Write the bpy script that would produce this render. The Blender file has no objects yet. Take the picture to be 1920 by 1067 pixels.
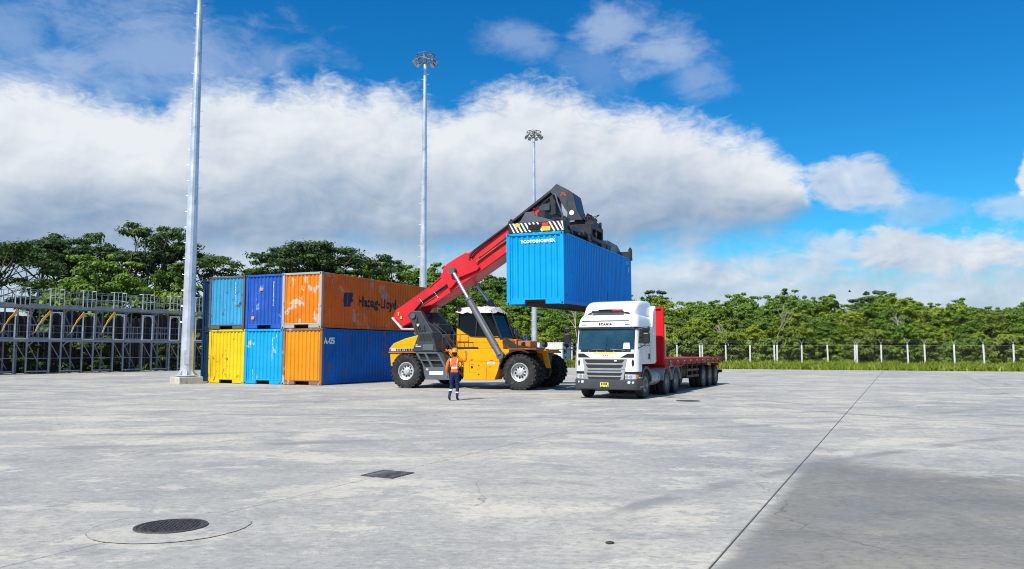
import bpy, bmesh, math, random
import numpy as np
from mathutils import Vector, Matrix, Euler

scene = bpy.context.scene
COL = scene.collection
PI = math.pi
R = math.radians

# ------------------------------------------------------------------ camera
cam_d = bpy.data.cameras.new('camera')
cam = bpy.data.objects.new('camera', cam_d)
COL.objects.link(cam)
cam_d.sensor_width = 36.0
cam_d.lens = 1430.0 / 1920.0 * 36.0
cam_d.clip_start = 0.1
cam_d.clip_end = 3000.0
cam.location = (0, 0, 1.75)
cam.rotation_euler = (R(90 + 4.896), 0, 0)
scene.camera = cam

# ------------------------------------------------------------------ exposure
scene.view_settings.view_transform = 'Standard'
scene.view_settings.look = 'None'
scene.view_settings.gamma = 1.0
scene.view_settings.use_curve_mapping = False
scene.view_settings.exposure = 0.62
scene.cycles.max_bounces = 6
scene.cycles.filter_width = 1.05
scene.cycles.transparent_max_bounces = 12
scene.cycles.caustics_reflective = False
scene.cycles.caustics_refractive = False

# ------------------------------------------------------------------ sun
SHADOW = Vector((0.90, 1.30, -1.75)).normalized()
sun_d = bpy.data.lights.new('sun', 'SUN')
sun_d.energy = 4.0
sun_d.angle = R(0.53)
sun_d.color = (1.0, 0.955, 0.88)
sun = bpy.data.objects.new('sun', sun_d)
COL.objects.link(sun)
sun.rotation_euler = SHADOW.to_track_quat('-Z', 'Y').to_euler()
sun.location = (-20, -20, 60)

# ------------------------------------------------------------------ node expressions
class Ex:
    """a value socket with arithmetic"""
    def __init__(s, nt, sock): s.nt, s.s = nt, sock
    def _m(s, op, *o):
        n = s.nt.nodes.new('ShaderNodeMath'); n.operation = op
        for i, a in enumerate((s,) + o):
            if isinstance(a, Ex): s.nt.links.new(a.s, n.inputs[i])
            else: n.inputs[i].default_value = float(a)
        return Ex(s.nt, n.outputs[0])
    def __add__(s, o): return s._m('ADD', o)
    __radd__ = __add__
    def __sub__(s, o): return s._m('SUBTRACT', o)
    def __rsub__(s, o): return (s * -1.0) + o
    def __mul__(s, o): return s._m('MULTIPLY', o)
    __rmul__ = __mul__
    def __truediv__(s, o): return s._m('DIVIDE', o)
    def pow(s, o): return s._m('POWER', o)
    def max(s, o): return s._m('MAXIMUM', o)
    def min(s, o): return s._m('MINIMUM', o)
    def sqrt(s): return s._m('SQRT')
    def abs(s): return s._m('ABSOLUTE')
    def atan2(s, o): return s._m('ARCTAN2', o)
    def clamp(s): return s.max(0.0).min(1.0)
    def step(s, a, b):
        n = s.nt.nodes.new('ShaderNodeMapRange'); n.interpolation_type = 'SMOOTHSTEP'
        s.nt.links.new(s.s, n.inputs[0]); n.inputs[1].default_value = a; n.inputs[2].default_value = b
        return Ex(s.nt, n.outputs[0])
    def lin(s, a, b, c=0.0, d=1.0):
        n = s.nt.nodes.new('ShaderNodeMapRange')
        s.nt.links.new(s.s, n.inputs[0])
        for i, v in enumerate((a, b, c, d)): n.inputs[1 + i].default_value = v
        return Ex(s.nt, n.outputs[0])

def sep(nt, vec):
    n = nt.nodes.new('ShaderNodeSeparateXYZ'); nt.links.new(vec, n.inputs[0])
    return [Ex(nt, n.outputs[i]) for i in range(3)]
def comb(nt, x, y, z=0.0):
    n = nt.nodes.new('ShaderNodeCombineXYZ')
    for i, a in enumerate((x, y, z)):
        if isinstance(a, Ex): nt.links.new(a.s, n.inputs[i])
        else: n.inputs[i].default_value = float(a)
    return n.outputs[0]
def noise(nt, vec, scale, detail=4.0, rough=0.55, dist=0.0, lac=2.0):
    n = nt.nodes.new('ShaderNodeTexNoise')
    nt.links.new(vec, n.inputs['Vector'])
    n.inputs['Scale'].default_value = scale; n.inputs['Detail'].default_value = detail
    n.inputs['Roughness'].default_value = rough; n.inputs['Distortion'].default_value = dist
    n.inputs['Lacunarity'].default_value = lac
    return Ex(nt, n.outputs['Fac'])
def mapping(nt, vec, loc=(0, 0, 0), rot=(0, 0, 0), sc=(1, 1, 1)):
    n = nt.nodes.new('ShaderNodeMapping'); nt.links.new(vec, n.inputs[0])
    n.inputs['Location'].default_value = loc; n.inputs['Rotation'].default_value = rot; n.inputs['Scale'].default_value = sc
    return n.outputs[0]
def mixc(nt, fac, a, b):
    n = nt.nodes.new('ShaderNodeMix'); n.data_type = 'RGBA'
    if isinstance(fac, Ex): nt.links.new(fac.s, n.inputs[0])
    else: n.inputs[0].default_value = fac
    for i, c in ((6, a), (7, b)):
        if isinstance(c, (tuple, list)): n.inputs[i].default_value = (c[0], c[1], c[2], 1)
        else: nt.links.new(c, n.inputs[i])
    return n.outputs[2]
def fcurve(nt, val, pts, x0, x1, y0, y1):
    n = nt.nodes.new('ShaderNodeFloatCurve')
    v = val.lin(x0, x1)
    nt.links.new(v.s, n.inputs['Value'])
    c = n.mapping.curves[0]
    P = [((x - x0) / (x1 - x0), (y - y0) / (y1 - y0)) for x, y in pts]
    c.points[0].location = P[0]; c.points[1].location = P[-1]
    for p in P[1:-1]: c.points.new(*p)
    n.mapping.update()
    return Ex(nt, n.outputs[0]) * (y1 - y0) + y0

# ------------------------------------------------------------------ world: clear sky with cloud banks
world = bpy.data.worlds.new('World')
scene.world = world
world.use_nodes = True
nt = world.node_tree
nt.nodes.clear()
out = nt.nodes.new('ShaderNodeOutputWorld')
bg = nt.nodes.new('ShaderNodeBackground')
nt.links.new(bg.outputs[0], out.inputs[0])
bg.inputs[1].default_value = 0.09
sky = nt.nodes.new('ShaderNodeTexSky')
sky.sky_type = 'NISHITA'
sky.sun_disc = False
sky.sun_elevation = R(48)
sky.sun_rotation = R(215)
sky.air_density = 1.0
sky.dust_density = 0.4
sky.ozone_density = 2.5
hs = nt.nodes.new('ShaderNodeHueSaturation')
hs.inputs['Saturation'].default_value = 1.42
hs.inputs['Value'].default_value = 1.0
nt.links.new(sky.outputs[0], hs.inputs['Color'])
tn = nt.nodes.new('ShaderNodeMix'); tn.data_type = 'RGBA'; tn.blend_type = 'MULTIPLY'; tn.inputs[0].default_value = 1.0
tn.inputs[7].default_value = (0.30, 0.90, 1.03, 1); nt.links.new(hs.outputs[0], tn.inputs[6])
CLEAR = tn.outputs[2]

def AZ(px): return math.degrees(math.atan((px - 960) / 1430.0))
def EL(px, py):
    a = (px - 960) / 1430.0; b = (533.5 - py) / 1430.0
    c, s = math.cos(R(4.896)), math.sin(R(4.896))
    y = c - b * s; z = s + b * c
    return math.degrees(math.atan2(z, math.hypot(a, y)))
def AZE(px, py):
    b = (533.5 - py) / 1430.0
    c, s = math.cos(R(4.896)), math.sin(R(4.896))
    return math.degrees(math.atan2((px - 960) / 1430.0, c - b * s)), EL(px, py)

tc = nt.nodes.new('ShaderNodeTexCoord')
dx, dy, dz = sep(nt, tc.outputs['Generated'])
az = dx.atan2(dy) * (180 / PI)
el = dz.atan2((dx * dx + dy * dy).sqrt()) * (180 / PI)
p2 = comb(nt, az * 0.1, el * 0.145, 0.0)
nA = noise(nt, p2, 0.9, 7.0, 0.56, 0.25) - 0.5             # big billows
nB = noise(nt, mapping(nt, p2, (3.1, 7.7, 2)), 3.0, 6.0, 0.6, 0.5) - 0.5
nC = noise(nt, mapping(nt, p2, (8.1, 2.7, 4), (0, 0, R(-25)), (1, 1.5, 1)), 8.0, 7.0, 0.64, 0.8) - 0.5             # torn wisps
# the same billows seen a little towards the sun: their difference lights the puffs
nAs = noise(nt, mapping(nt, p2, (-0.10, 0.13, 0)), 0.9, 4.0, 0.52, 0.25) - 0.5
nA4 = noise(nt, p2, 0.9, 4.0, 0.52, 0.25) - 0.5
relief = nA4 - nAs
nBs = noise(nt, mapping(nt, p2, (3.1 - 0.035, 7.7 + 0.05, 2)), 3.0, 4.0, 0.58, 0.5) - 0.5
nB4 = noise(nt, mapping(nt, p2, (3.1, 7.7, 2)), 3.0, 4.0, 0.58, 0.5) - 0.5
relief2 = nB4 - nBs

# --- the long cumulus bank
top_px = [(0, 150), (90, 170), (170, 190), (250, 222), (330, 190), (420, 160), (520, 175), (600, 168), (660, 192), (740, 190), (790, 195),
          (835, 215), (880, 190), (940, 172), (1030, 168), (1100, 188), (1200, 212), (1300, 240), (1400, 262), (1460, 300), (1505, 345), (1530, 392), (1560, 470)]
tops = [(-180, 12), (-120, 14), (-60, 13)] + [AZE(x, y) for x, y in top_px] + [(40, 2.2), (75, 4), (110, 9), (180, 12)]
TOP = fcurve(nt, az, tops, -180, 180, 0, 40)
bot_px = [(0, 500), (300, 478), (500, 462), (900, 470), (1200, 462), (1400, 440), (1480, 420), (1530, 390)]
bots = [(-180, 2), (-60, 2)] + [AZE(x, y) for x, y in bot_px] + [(36, 6.5), (75, 3), (180, 2)]
BOT = fcurve(nt, az, bots, -180, 180, 0, 40)
d_bank = (TOP - el) * 0.36 + nA * 2.0 + nB * 1.0 + nC * 0.85
a_bank = d_bank.step(-0.45, 0.50) * ((el - BOT) * 0.5 + nA * 2.2 + nB * 0.7).step(-0.6, 0.7)
hrel = (el - BOT) / ((TOP - BOT).max(1.0))                  # 0 at the base, 1 at the top
hb = (hrel + nA * 0.75 + nB * 0.2)
lum_bank = hb.step(-0.10, 0.98)

# --- separate clouds: (px, py, rx px, ry px, weight)
def blob(px, py, rx, ry, amp=1.0, soft=1.0, n1=1.9, n2=1.2):
    a, e = AZE(px, py)
    a2, _ = AZE(px + rx, py); _, e2 = AZE(px, py - ry)
    q = (((az - a) / (a2 - a)).pow(2.0) + ((el - e) / (e2 - e)).pow(2.0)).sqrt()
    d = (1.0 - q) * 0.9 + nA * n1 + nB * n2 + nC * 0.55
    return d.step(-0.10 * soft, 0.36 * soft) * amp
small = None
for b in ((1605, 350, 92, 52, .80, 1.2), (1650, 372, 60, 30, .5, 1.3), (1740, 402, 95, 36, .42, 1.7), (1720, 476, 175, 55, .95, .9), (1560, 470, 60, 45, .65, 1.3),
          (1800, 470, 80, 40, .85, 1.0), (1905, 385, 95, 34, .5, 1.4), (1935, 335, 40, 50, .95, .8), (1480, 505, 170, 38, .62, 1.4)):
    c = blob(*b)
    small = c if small is None else small.max(c)
# --- low band along the horizon
low = ((7.2 - el) * 0.20 + nA * 1.5 + nB * 1.0 + nC * 0.4 + az.lin(-40, 36, 0.85, 0.0)).step(-0.20, 0.70) * 0.93
# --- thin veils high up
nV = noise(nt, mapping(nt, p2, (1.3, 4.4, 5), (0, 0, R(-28)), (0.9, 1.35, 1)), 2.0, 7.0, 0.6, 0.7) - 0.5
veil = None
for (px, py, rx, ry, amp) in ((330, 105, 270, 130, .52), (120, 150, 200, 90, .60), (500, 110, 80, 70, .34), (1150, 55, 90, 55, .62), (1230, 95, 100, 55, .66), (1310, 150, 70, 40, .40),
                              (975, 75, 80, 40, .40), (1110, 130, 80, 70, .22), (40, 80, 90, 90, .4)):
    a, e = AZE(px, py); a2, _ = AZE(px + rx, py); _, e2 = AZE(px, py - ry)
    q = (((az - a) / (a2 - a)).pow(2.0) + ((el - e) / (e2 - e)).pow(2.0)).sqrt()
    c = ((1.0 - q) * 1.0 + nV * 2.0 + nB * 1.2 + nC * 0.5).step(-0.25, 0.90) * (amp * 1.22)
    veil = c if veil is None else veil.max(c)

# unseen cumulus added above and behind the view to raise the fill light
over = (nA * 2.2 + nB * 0.9 + 0.06).step(-0.05, 0.5) * (el - 27.0).step(0.0, 10.0) * 0.95
K = 1.0 / 0.09          # the cloud colours below are radiances; the background strength is applied to all
def cK(c, k=0.575): return tuple(v * K * k for v in c)
white, grey, veilc = cK((0.93, 0.975, 1.02)), cK((0.305, 0.435, 0.62)), cK((0.46, 0.60, 0.86))
lit = (lum_bank + relief * 1.15 + relief2 * 0.30 + nB * 0.10).clamp()
bankc = mixc(nt, lit, grey, white)
overc = mixc(nt, (0.62 + relief * 1.5).clamp(), cK((0.50, 0.60, 0.74)), white)
smallc = mixc(nt, (0.66 + relief * 2.2 + relief2 * 0.8 + nB * 0.3).clamp(), cK((0.34, 0.48, 0.70)), white)
lowc = mixc(nt, (0.68 + relief * 2.0 + relief2 * 0.9 + nA * 0.7).clamp(), cK((0.34, 0.46, 0.64)), cK((0.76, 0.85, 0.95)))
c = mixc(nt, veil, CLEAR, veilc)
c = mixc(nt, over, c, overc)
c = mixc(nt, low, c, lowc)
c = mixc(nt, small, c, smallc)
c = mixc(nt, a_bank, c, bankc)
nt.links.new(c, bg.inputs[0])
world.cycles.sampling_method = 'MANUAL'
world.cycles.sample_map_resolution = 512

# ------------------------------------------------------------------ mesh helpers
class MB:
    def __init__(s): s.v, s.f, s.m = [], [], []
    def add(s, vs, fs, mi=0, M=None):
        o = len(s.v)
        for p in vs:
            p = Vector(p)
            s.v.append(M @ p if M is not None else p)
        for f in fs: s.f.append([i + o for i in f]); s.m.append(mi)
        return s
    def box(s, c, d, rot=None, mi=0):
        x, y, z = d[0] / 2, d[1] / 2, d[2] / 2
        vs = [(-x, -y, -z), (x, -y, -z), (x, y, -z), (-x, y, -z), (-x, -y, z), (x, -y, z), (x, y, z), (-x, y, z)]
        M = Matrix.Translation(c)
        if rot is not None: M = M @ Euler(rot).to_matrix().to_4x4()
        return s.add(vs, [(0, 3, 2, 1), (4, 5, 6, 7), (0, 1, 5, 4), (1, 2, 6, 5), (2, 3, 7, 6), (3, 0, 4, 7)], mi, M)
    def bx(s, x0, x1, y0, y1, z0, z1, mi=0):
        return s.box(((x0 + x1) / 2, (y0 + y1) / 2, (z0 + z1) / 2), (x1 - x0, y1 - y0, z1 - z0), None, mi)
    def prism(s, poly, axis, a, b, mi=0):
        """poly in the plane of the two other axes (order xyz), extruded along axis"""
        def P(p, t):
            return {'x': (t, p[0], p[1]), 'y': (p[0], t, p[1]), 'z': (p[0], p[1], t)}[axis]
        n = len(poly)
        vs = [P(p, a) for p in poly] + [P(p, b) for p in poly]
        fs = [tuple(range(n)), tuple(range(2 * n - 1, n - 1, -1))] + [(i, (i + 1) % n, n + (i + 1) % n, n + i) for i in range(n)]
        return s.add(vs, fs, mi)
    def tube(s, pts, r, n=8, mi=0, caps=True):
        pts = [Vector(p) for p in pts]
        rs = r if isinstance(r, (list, tuple)) else [r] * len(pts)
        vs = []; prev = None
        for i, p in enumerate(pts):
            t = (pts[min(i + 1, len(pts) - 1)] - pts[max(i - 1, 0)]).normalized()
            if prev is None:
                u = t.orthogonal().normalized()
            else:
                u = (prev - t * prev.dot(t))
                u = u.normalized() if u.length > 1e-6 else t.orthogonal().normalized()
            prev = u; w = t.cross(u)
            for k in range(n):
                a = 2 * PI * (k + .5) / n
                vs.append(p + (u * math.cos(a) + w * math.sin(a)) * rs[i])
        fs = []
        for i in range(len(pts) - 1):
            for k in range(n):
                fs.append((i * n + k, i * n + (k + 1) % n, (i + 1) * n + (k + 1) % n, (i + 1) * n + k))
        if caps:
            fs.append(tuple(range(n - 1, -1, -1))); fs.append(tuple((len(pts) - 1) * n + k for k in range(n)))
        return s.add(vs, fs, mi)
    def bar(s, p0, p1, w, h=None, mi=0):
        """square bar between two points"""
        p0, p1 = Vector(p0), Vector(p1); h = h or w
        d = (p1 - p0); L = d.length
        q = d.to_track_quat('Y', 'Z').to_matrix().to_4x4()
        M = Matrix.Translation((p0 + p1) / 2) @ q
        x, y, z = w / 2, L / 2, h / 2
        vs = [(-x, -y, -z), (x, -y, -z), (x, y, -z), (-x, y, -z), (-x, -y, z), (x, -y, z), (x, y, z), (-x, y, z)]
        return s.add(vs, [(0, 3, 2, 1), (4, 5, 6, 7), (0, 1, 5, 4), (1, 2, 6, 5), (2, 3, 7, 6), (3, 0, 4, 7)], mi, M)
    def lathe(s, prof, n=24, M=None, mi=0, closed=False):
        """prof: (r, y) round the Y axis"""
        vs = []
        for r, y in prof:
            for k in range(n):
                a = 2 * PI * k / n
                vs.append((r * math.cos(a), y, r * math.sin(a)))
        fs = []; m = len(prof)
        for i in range(m if closed else m - 1):
            j = (i + 1) % m
            for k in range(n):
                fs.append((i * n + k, i * n + (k + 1) % n, j * n + (k + 1) % n, j * n + k))
        if not closed:
            pass
        return s.add(vs, fs, mi, M)
    def grid(s, rows, mi=0):
        n = len(rows[0]); vs = [p for r in rows for p in r]; fs = []
        for i in range(len(rows) - 1):
            for k in range(n - 1):
                fs.append((i * n + k, i * n + k + 1, (i + 1) * n + k + 1, (i + 1) * n + k))
        return s.add(vs, fs, mi)
    def loft(s, rings, mi=0, caps=True):
        n = len(rings[0]); vs = [p for r in rings for p in r]; fs = []
        for i in range(len(rings) - 1):
            for k in range(n):
                fs.append((i * n + k, i * n + (k + 1) % n, (i + 1) * n + (k + 1) % n, (i + 1) * n + k))
        if caps:
            fs.append(tuple(range(n - 1, -1, -1))); fs.append(tuple((len(rings) - 1) * n + k for k in range(n)))
        return s.add(vs, fs, mi)
    def mesh(s, name, mats, smooth=None, bevel=0.0, seg=1, weld=True):
        me = bpy.data.meshes.new(name)
        me.from_pydata([tuple(p) for p in s.v], [], s.f)
        mats = mats if isinstance(mats, (list, tuple)) else [mats]
        for m in mats: me.materials.append(m)
        for p, mi in zip(me.polygons, s.m): p.material_index = mi
        bm = bmesh.new(); bm.from_mesh(me)
        if weld: bmesh.ops.remove_doubles(bm, verts=bm.verts, dist=1e-5)
        bmesh.ops.recalc_face_normals(bm, faces=bm.faces)
        if bevel > 0:
            ed = [e for e in bm.edges if len(e.link_faces) == 2 and e.calc_face_angle(0) > R(30)]
            bmesh.ops.bevel(bm, geom=ed, offset=bevel, segments=seg, affect='EDGES', profile=0.5, clamp_overlap=True)
        bm.to_mesh(me); bm.free()
        if smooth is not None:
            me.shade_smooth(); me.set_sharp_from_angle(angle=R(smooth))
        return me
    def build(s, name, mats, parent=None, **k):
        return link(name, s.mesh(name, mats, **k), parent)

def link(name, data, parent=None, loc=None, rotz=None):
    o = bpy.data.objects.new(name, data)
    COL.objects.link(o)
    if parent is not None: o.parent = parent
    if loc is not None: o.location = loc
    if rotz is not None: o.rotation_euler = (0, 0, rotz)
    return o
def tag(o, label=None, cat=None, group=None, kind=None):
    if label: o['label'] = label
    if cat: o['category'] = cat
    if group: o['group'] = group
    if kind: o['kind'] = kind
    return o
def thing(name, label, cat, loc=(0, 0, 0), rotz=0.0, group=None):
    return tag(link(name, None, None, loc, rotz), label, cat, group)
def empty_part(name, parent, loc=(0, 0, 0)):
    return link(name, None, parent, loc)
def dup(o, parent=None):
    c = o.copy(); COL.objects.link(c)
    if parent is not None: c.parent = parent
    for ch in list(o.children): dup(ch, c)
    return c
def np_mesh(name, verts, faces, mat):
    """verts (N,3) array, faces (M,k) array"""
    me = bpy.data.meshes.new(name)
    k = faces.shape[1]; M = len(faces)
    me.vertices.add(len(verts)); me.vertices.foreach_set('co', np.asarray(verts, np.float32).ravel())
    me.loops.add(M * k); me.loops.foreach_set('vertex_index', faces.astype(np.int32).ravel())
    me.polygons.add(M)
    me.polygons.foreach_set('loop_start', np.arange(0, M * k, k, dtype=np.int32))
    me.polygons.foreach_set('loop_total', np.full(M, k, np.int32))
    me.update(calc_edges=True)
    for m in (mat if isinstance(mat, (list, tuple)) else [mat]): me.materials.append(m)
    return me

# ------------------------------------------------------------------ materials
def new_mat(name):
    m = bpy.data.materials.new(name); m.use_nodes = True
    nt = m.node_tree; nt.nodes.clear()
    o = nt.nodes.new('ShaderNodeOutputMaterial'); b = nt.nodes.new('ShaderNodeBsdfPrincipled')
    nt.links.new(b.outputs[0], o.inputs[0])
    return m, nt, b, o
def bump(nt, b, h, strength=0.3, dist=0.02):
    n = nt.nodes.new('ShaderNodeBump'); n.inputs['Strength'].default_value = strength; n.inputs['Distance'].default_value = dist
    nt.links.new(h.s, n.inputs['Height']); nt.links.new(n.outputs[0], b.inputs['Normal'])
def objco(nt, off=(0, 0, 0)):
    t = nt.nodes.new('ShaderNodeTexCoord')
    return mapping(nt, t.outputs['Object'], off)
def worldco(nt):
    return nt.nodes.new('ShaderNodeNewGeometry').outputs['Position']
def mat(name, col, rough=0.5, metal=0.0, var=0.18, vs=1.5, dirt=None, da=0.0, spec=0.5, bmp=0.0, coat=0.0):
    """plain surface with uneven tone, grime and roughness"""
    m, nt, b, o = new_mat(name)
    co = objco(nt, (random.random() * 9, random.random() * 9, 3))
    n = noise(nt, co, vs, 6.0, 0.62)
    lo = tuple(c * (1 - var) for c in col); hi = tuple(min(1, c * (1 + var)) for c in col)
    c = mixc(nt, n.lin(0.3, 0.7), lo, hi)
    if dirt is not None:
        n2 = noise(nt, mapping(nt, co, (4, 2, 1), (0, 0, 0), (1.3, 1.3, .7)), vs * 1.7, 8.0, 0.66)
        c = mixc(nt, n2.step(0.72 - da * .45, 0.82 - da * .25) * 0.9, c, dirt)
    nt.links.new(c, b.inputs['Base Color'])
    r = n.lin(0.3, 0.7, max(0.03, rough - .08), min(1, rough + .1))
    nt.links.new(r.s, b.inputs['Roughness'])
    b.inputs['Metallic'].default_value = metal
    b.inputs['Specular IOR Level'].default_value = spec
    b.inputs['Coat Weight'].default_value = coat
    if bmp: bump(nt, b, noise(nt, co, vs * 14, 5.0, 0.6), bmp, 0.02)
    return m
def paint(name, col, patch=None, pa=0.0, rust=0.25, seed=0, fade=0.15, streak=0.3, rough=0.45):
    """old container paint: faded tone, bare patches, rust runs and scratches"""
    m, nt, b, o = new_mat(name)
    co = objco(nt, (seed * 3.7, seed * 5.1, seed * 1.3))
    n1 = noise(nt, co, 0.7, 5.0, 0.6)
    lo = tuple(c * (1 - fade) for c in col); hi = tuple(min(1, c * (1 + fade * .5) + 0.02 * fade) for c in col)
    c = mixc(nt, n1.lin(0.32, 0.68), lo, hi)
    # vertical run marks
    st = noise(nt, mapping(nt, co, (0, 0, 0), (0, 0, 0), (7, 7, 0.45)), 1.6, 6.0, 0.65)
    c = mixc(nt, st.step(0.56, 0.74) * streak, c, tuple(min(1, v * 1.15 + 0.06) for v in col))
    st2 = noise(nt, mapping(nt, co, (5, 1, 2), (0, 0, 0), (9, 9, 0.35)), 1.4, 6.0, 0.7)
    c = mixc(nt, st2.step(0.58, 0.78) * (streak + .25), c, tuple(v * 0.45 + 0.012 for v in col))
    if patch is not None and pa > 0:
        n2 = noise(nt, mapping(nt, co, (2, 9, 4), (0, 0, 0), (1, 1, .75)), 1.15, 9.0, 0.66, 0.3)
        pm = n2.step(0.70 - pa * .28, 0.725 - pa * .27)
        c = mixc(nt, pm * 0.92, c, patch)
    if rust > 0:
        n3 = noise(nt, mapping(nt, co, (7, 3, 8), (0, 0, 0), (1.4, 1.4, .8)), 2.6, 10.0, 0.72)
        rm = n3.step(0.74 - rust * .2, 0.80 - rust * .2)
        c = mixc(nt, rm * 0.9, c, (0.085, 0.038, 0.02))
        n4 = noise(nt, mapping(nt, co, (1, 3, 8)), 11.0, 4.0, 0.6)
        c = mixc(nt, n4.step(0.72, 0.76) * 0.6, c, (0.05, 0.03, 0.025))
    nt.links.new(c, b.inputs['Base Color'])
    nt.links.new(n1.lin(0.3, 0.7, rough - .08, rough + .18).s, b.inputs['Roughness'])
    b.inputs['Specular IOR Level'].default_value = 0.16
    bump(nt, b, noise(nt, co, 3.0, 5.0, 0.55), 0.18, 0.03)
    return m

# ================================================================== THE SETTING
random.seed(7); rng = np.random.default_rng(11)
PHJ = R(27)
JA = Vector((math.cos(PHJ), -math.sin(PHJ), 0)); JB = Vector((math.sin(PHJ), math.cos(PHJ), 0))

def concrete(name, tone=(1, 1, 1)):
    m, nt, b, o = new_mat(name)
    p = worldco(nt)
    X, Y, Z = sep(nt, p)
    base = noise(nt, p, 0.16, 6.0, 0.6, 0.4)
    strk = noise(nt, mapping(nt, p, (3, 1, 0), (0, 0, R(8)), (0.22, 1.0, 1)), 1.1, 7.0, 0.68)
    mid = noise(nt, mapping(nt, p, (9, 4, 0)), 0.75, 7.0, 0.66, 0.5)
    fine = noise(nt, p, 9.0, 5.0, 0.7)
    spk = noise(nt, p, 55.0, 3.0, 0.6)
    c = mixc(nt, base.step(0.38, 0.64), (0.300, 0.305, 0.302), (0.425, 0.408, 0.368))
    c = mixc(nt, strk.step(0.47, 0.70) * 0.62, c, (0.205, 0.211, 0.212))
    c = mixc(nt, mid.step(0.54, 0.66) * 0.55, c, (0.47, 0.445, 0.39))
    c = mixc(nt, (1.0 - mid).step(0.54, 0.66) * 0.55, c, (0.215, 0.221, 0.225))
    mot = noise(nt, mapping(nt, p, (5, 8, 0)), 3.2, 9.0, 0.74, 0.3)
    c = mixc(nt, mot.step(0.50, 0.62) * 0.50, c, (0.245, 0.245, 0.238))
    c = mixc(nt, (1.0 - mot).step(0.55, 0.66) * 0.45, c, (0.50, 0.475, 0.425))
    grn = noise(nt, mapping(nt, p, (1, 6, 0), (0, 0, R(4)), (0.55, 1, 1)), 17.0, 6.0, 0.75)
    c = mixc(nt, grn.step(0.52, 0.64) * 0.62, c, (0.19, 0.19, 0.188))
    c = mixc(nt, (1.0 - grn).step(0.54, 0.66) * 0.45, c, (0.52, 0.505, 0.47))
    # hairline cracks, only here and there
    vo = nt.nodes.new('ShaderNodeTexVoronoi'); vo.feature = 'DISTANCE_TO_EDGE'; vo.inputs['Scale'].default_value = 0.22
    wv = nt.nodes.new('ShaderNodeVectorMath'); wv.operation = 'ADD'
    nv = nt.nodes.new('ShaderNodeTexNoise'); nv.inputs['Scale'].default_value = 1.1; nv.inputs['Detail'].default_value = 6.0
    nt.links.new(p, nv.inputs['Vector']); nt.links.new(p, wv.inputs[0]); nt.links.new(nv.outputs['Color'], wv.inputs[1]); nt.links.new(wv.outputs[0], vo.inputs['Vector'])
    ck = (1.0 - Ex(nt, vo.outputs['Distance']).step(0.0006, 0.0035)) * noise(nt, mapping(nt, p, (13, 2, 0)), 0.14, 3.0, 0.6).step(0.52, 0.60)
    c = mixc(nt, ck * 0.55, c, (0.10, 0.10, 0.10))
    # damp darker pour right of the joint, with a ragged edge
    L = X * JA.x + Y * JA.y
    w = mid * 2.6 + fine * 0.7 - 1.6
    dm = (17.6 - X - Y + w * 1.2).step(-0.9, 1.5) * (L + 1.45 + w * 0.12).step(0.0, 0.22)
    mu = nt.nodes.new('ShaderNodeMix'); mu.data_type = 'RGBA'; mu.blend_type = 'MULTIPLY'; mu.inputs[7].default_value = (0.56, 0.555, 0.535, 1)
    nt.links.new((dm * 0.95).s, mu.inputs[0]); nt.links.new(c, mu.inputs[6]); c = mu.outputs[2]
    # dusty pale crusts near the viewer
    cr = noise(nt, mapping(nt, p, (2, 7, 0), (0, 0, R(20)), (0.6, 1.0, 1)), 0.62, 9.0, 0.74, 0.2)
    c = mixc(nt, cr.step(0.545, 0.565) * (1.0 - dm) * 0.55, c, (0.53, 0.495, 0.43))
    # tyre sweeps
    for cx, cy, r, wd, k in ((26, -14, 33.5, .16, .55), (26, -14, 31.6, .16, .5), (-14, 60, 46.5, .2, .45), (-14, 60, 44.4, .2, .45), (40, 40, 36.0, .17, .5), (40, 40, 34.1, .17, .5),
                         (-8, -20, 41, .2, .35), (3, 70, 50.2, .2, .4), (10, 76, 52.6, .2, .35)):
        d = (((X - cx).pow(2.0) + (Y - cy).pow(2.0)).sqrt() - r + (mid - 0.5) * 0.5).abs()
        t = (1.0 - d.step(wd * .4, wd * 1.5)) * noise(nt, mapping(nt, p, (cx, cy, 0)), 0.35, 3.0, 0.6).step(0.44, 0.60) * (k * 1.25)
        c = mixc(nt, t, c, (0.17, 0.175, 0.185))
    c = mixc(nt, fine.step(0.45, 0.72) * 0.45, c, (0.20, 0.205, 0.21))
    c = mixc(nt, spk.step(0.62, 0.72) * 0.35, c, (0.16, 0.16, 0.16))
    oil = noise(nt, mapping(nt, p, (31, 17, 0)), 0.9, 4.0, 0.6)
    c = mixc(nt, oil.step(0.735, 0.78) * 0.55, c, (0.10, 0.10, 0.10))
    tn = nt.nodes.new('ShaderNodeMix'); tn.data_type = 'RGBA'; tn.blend_type = 'MULTIPLY'; tn.inputs[0].default_value = 1.0; tn.inputs[7].default_value = (1.065 * tone[0], 1.04 * tone[1], 0.985 * tone[2], 1)
    nt.links.new(c, tn.inputs[6]); c = tn.outputs[2]
    nt.links.new(c, b.inputs['Base Color'])
    nt.links.new(mid.lin(0.3, 0.7, 0.62, 0.85).s, b.inputs['Roughness'])
    b.inputs['Specular IOR Level'].default_value = 0.35
    bump(nt, b, fine * 0.6 + spk * 0.5 + grn * 0.8 + mot * 0.6, 0.5, 0.012)
    return m
M_CONC = concrete('yard_concrete')
M_COLLAR = concrete('collar_concrete', (0.93, 0.945, 0.965))
M_BED = mat('joint_sealant', (0.045, 0.045, 0.045), 0.9, 0, 0.3, 3.0)
M_IRON = mat('cast_iron', (0.075, 0.068, 0.066), 0.55, 0.5, 0.35, 14.0, (0.17, 0.155, 0.14), 0.55, 0.5, 0.3)
M_SOIL = mat('soil', (0.075, 0.075, 0.03), 0.95, 0, 0.5, 0.25, (0.05, 0.08, 0.02), 0.7)

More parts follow.
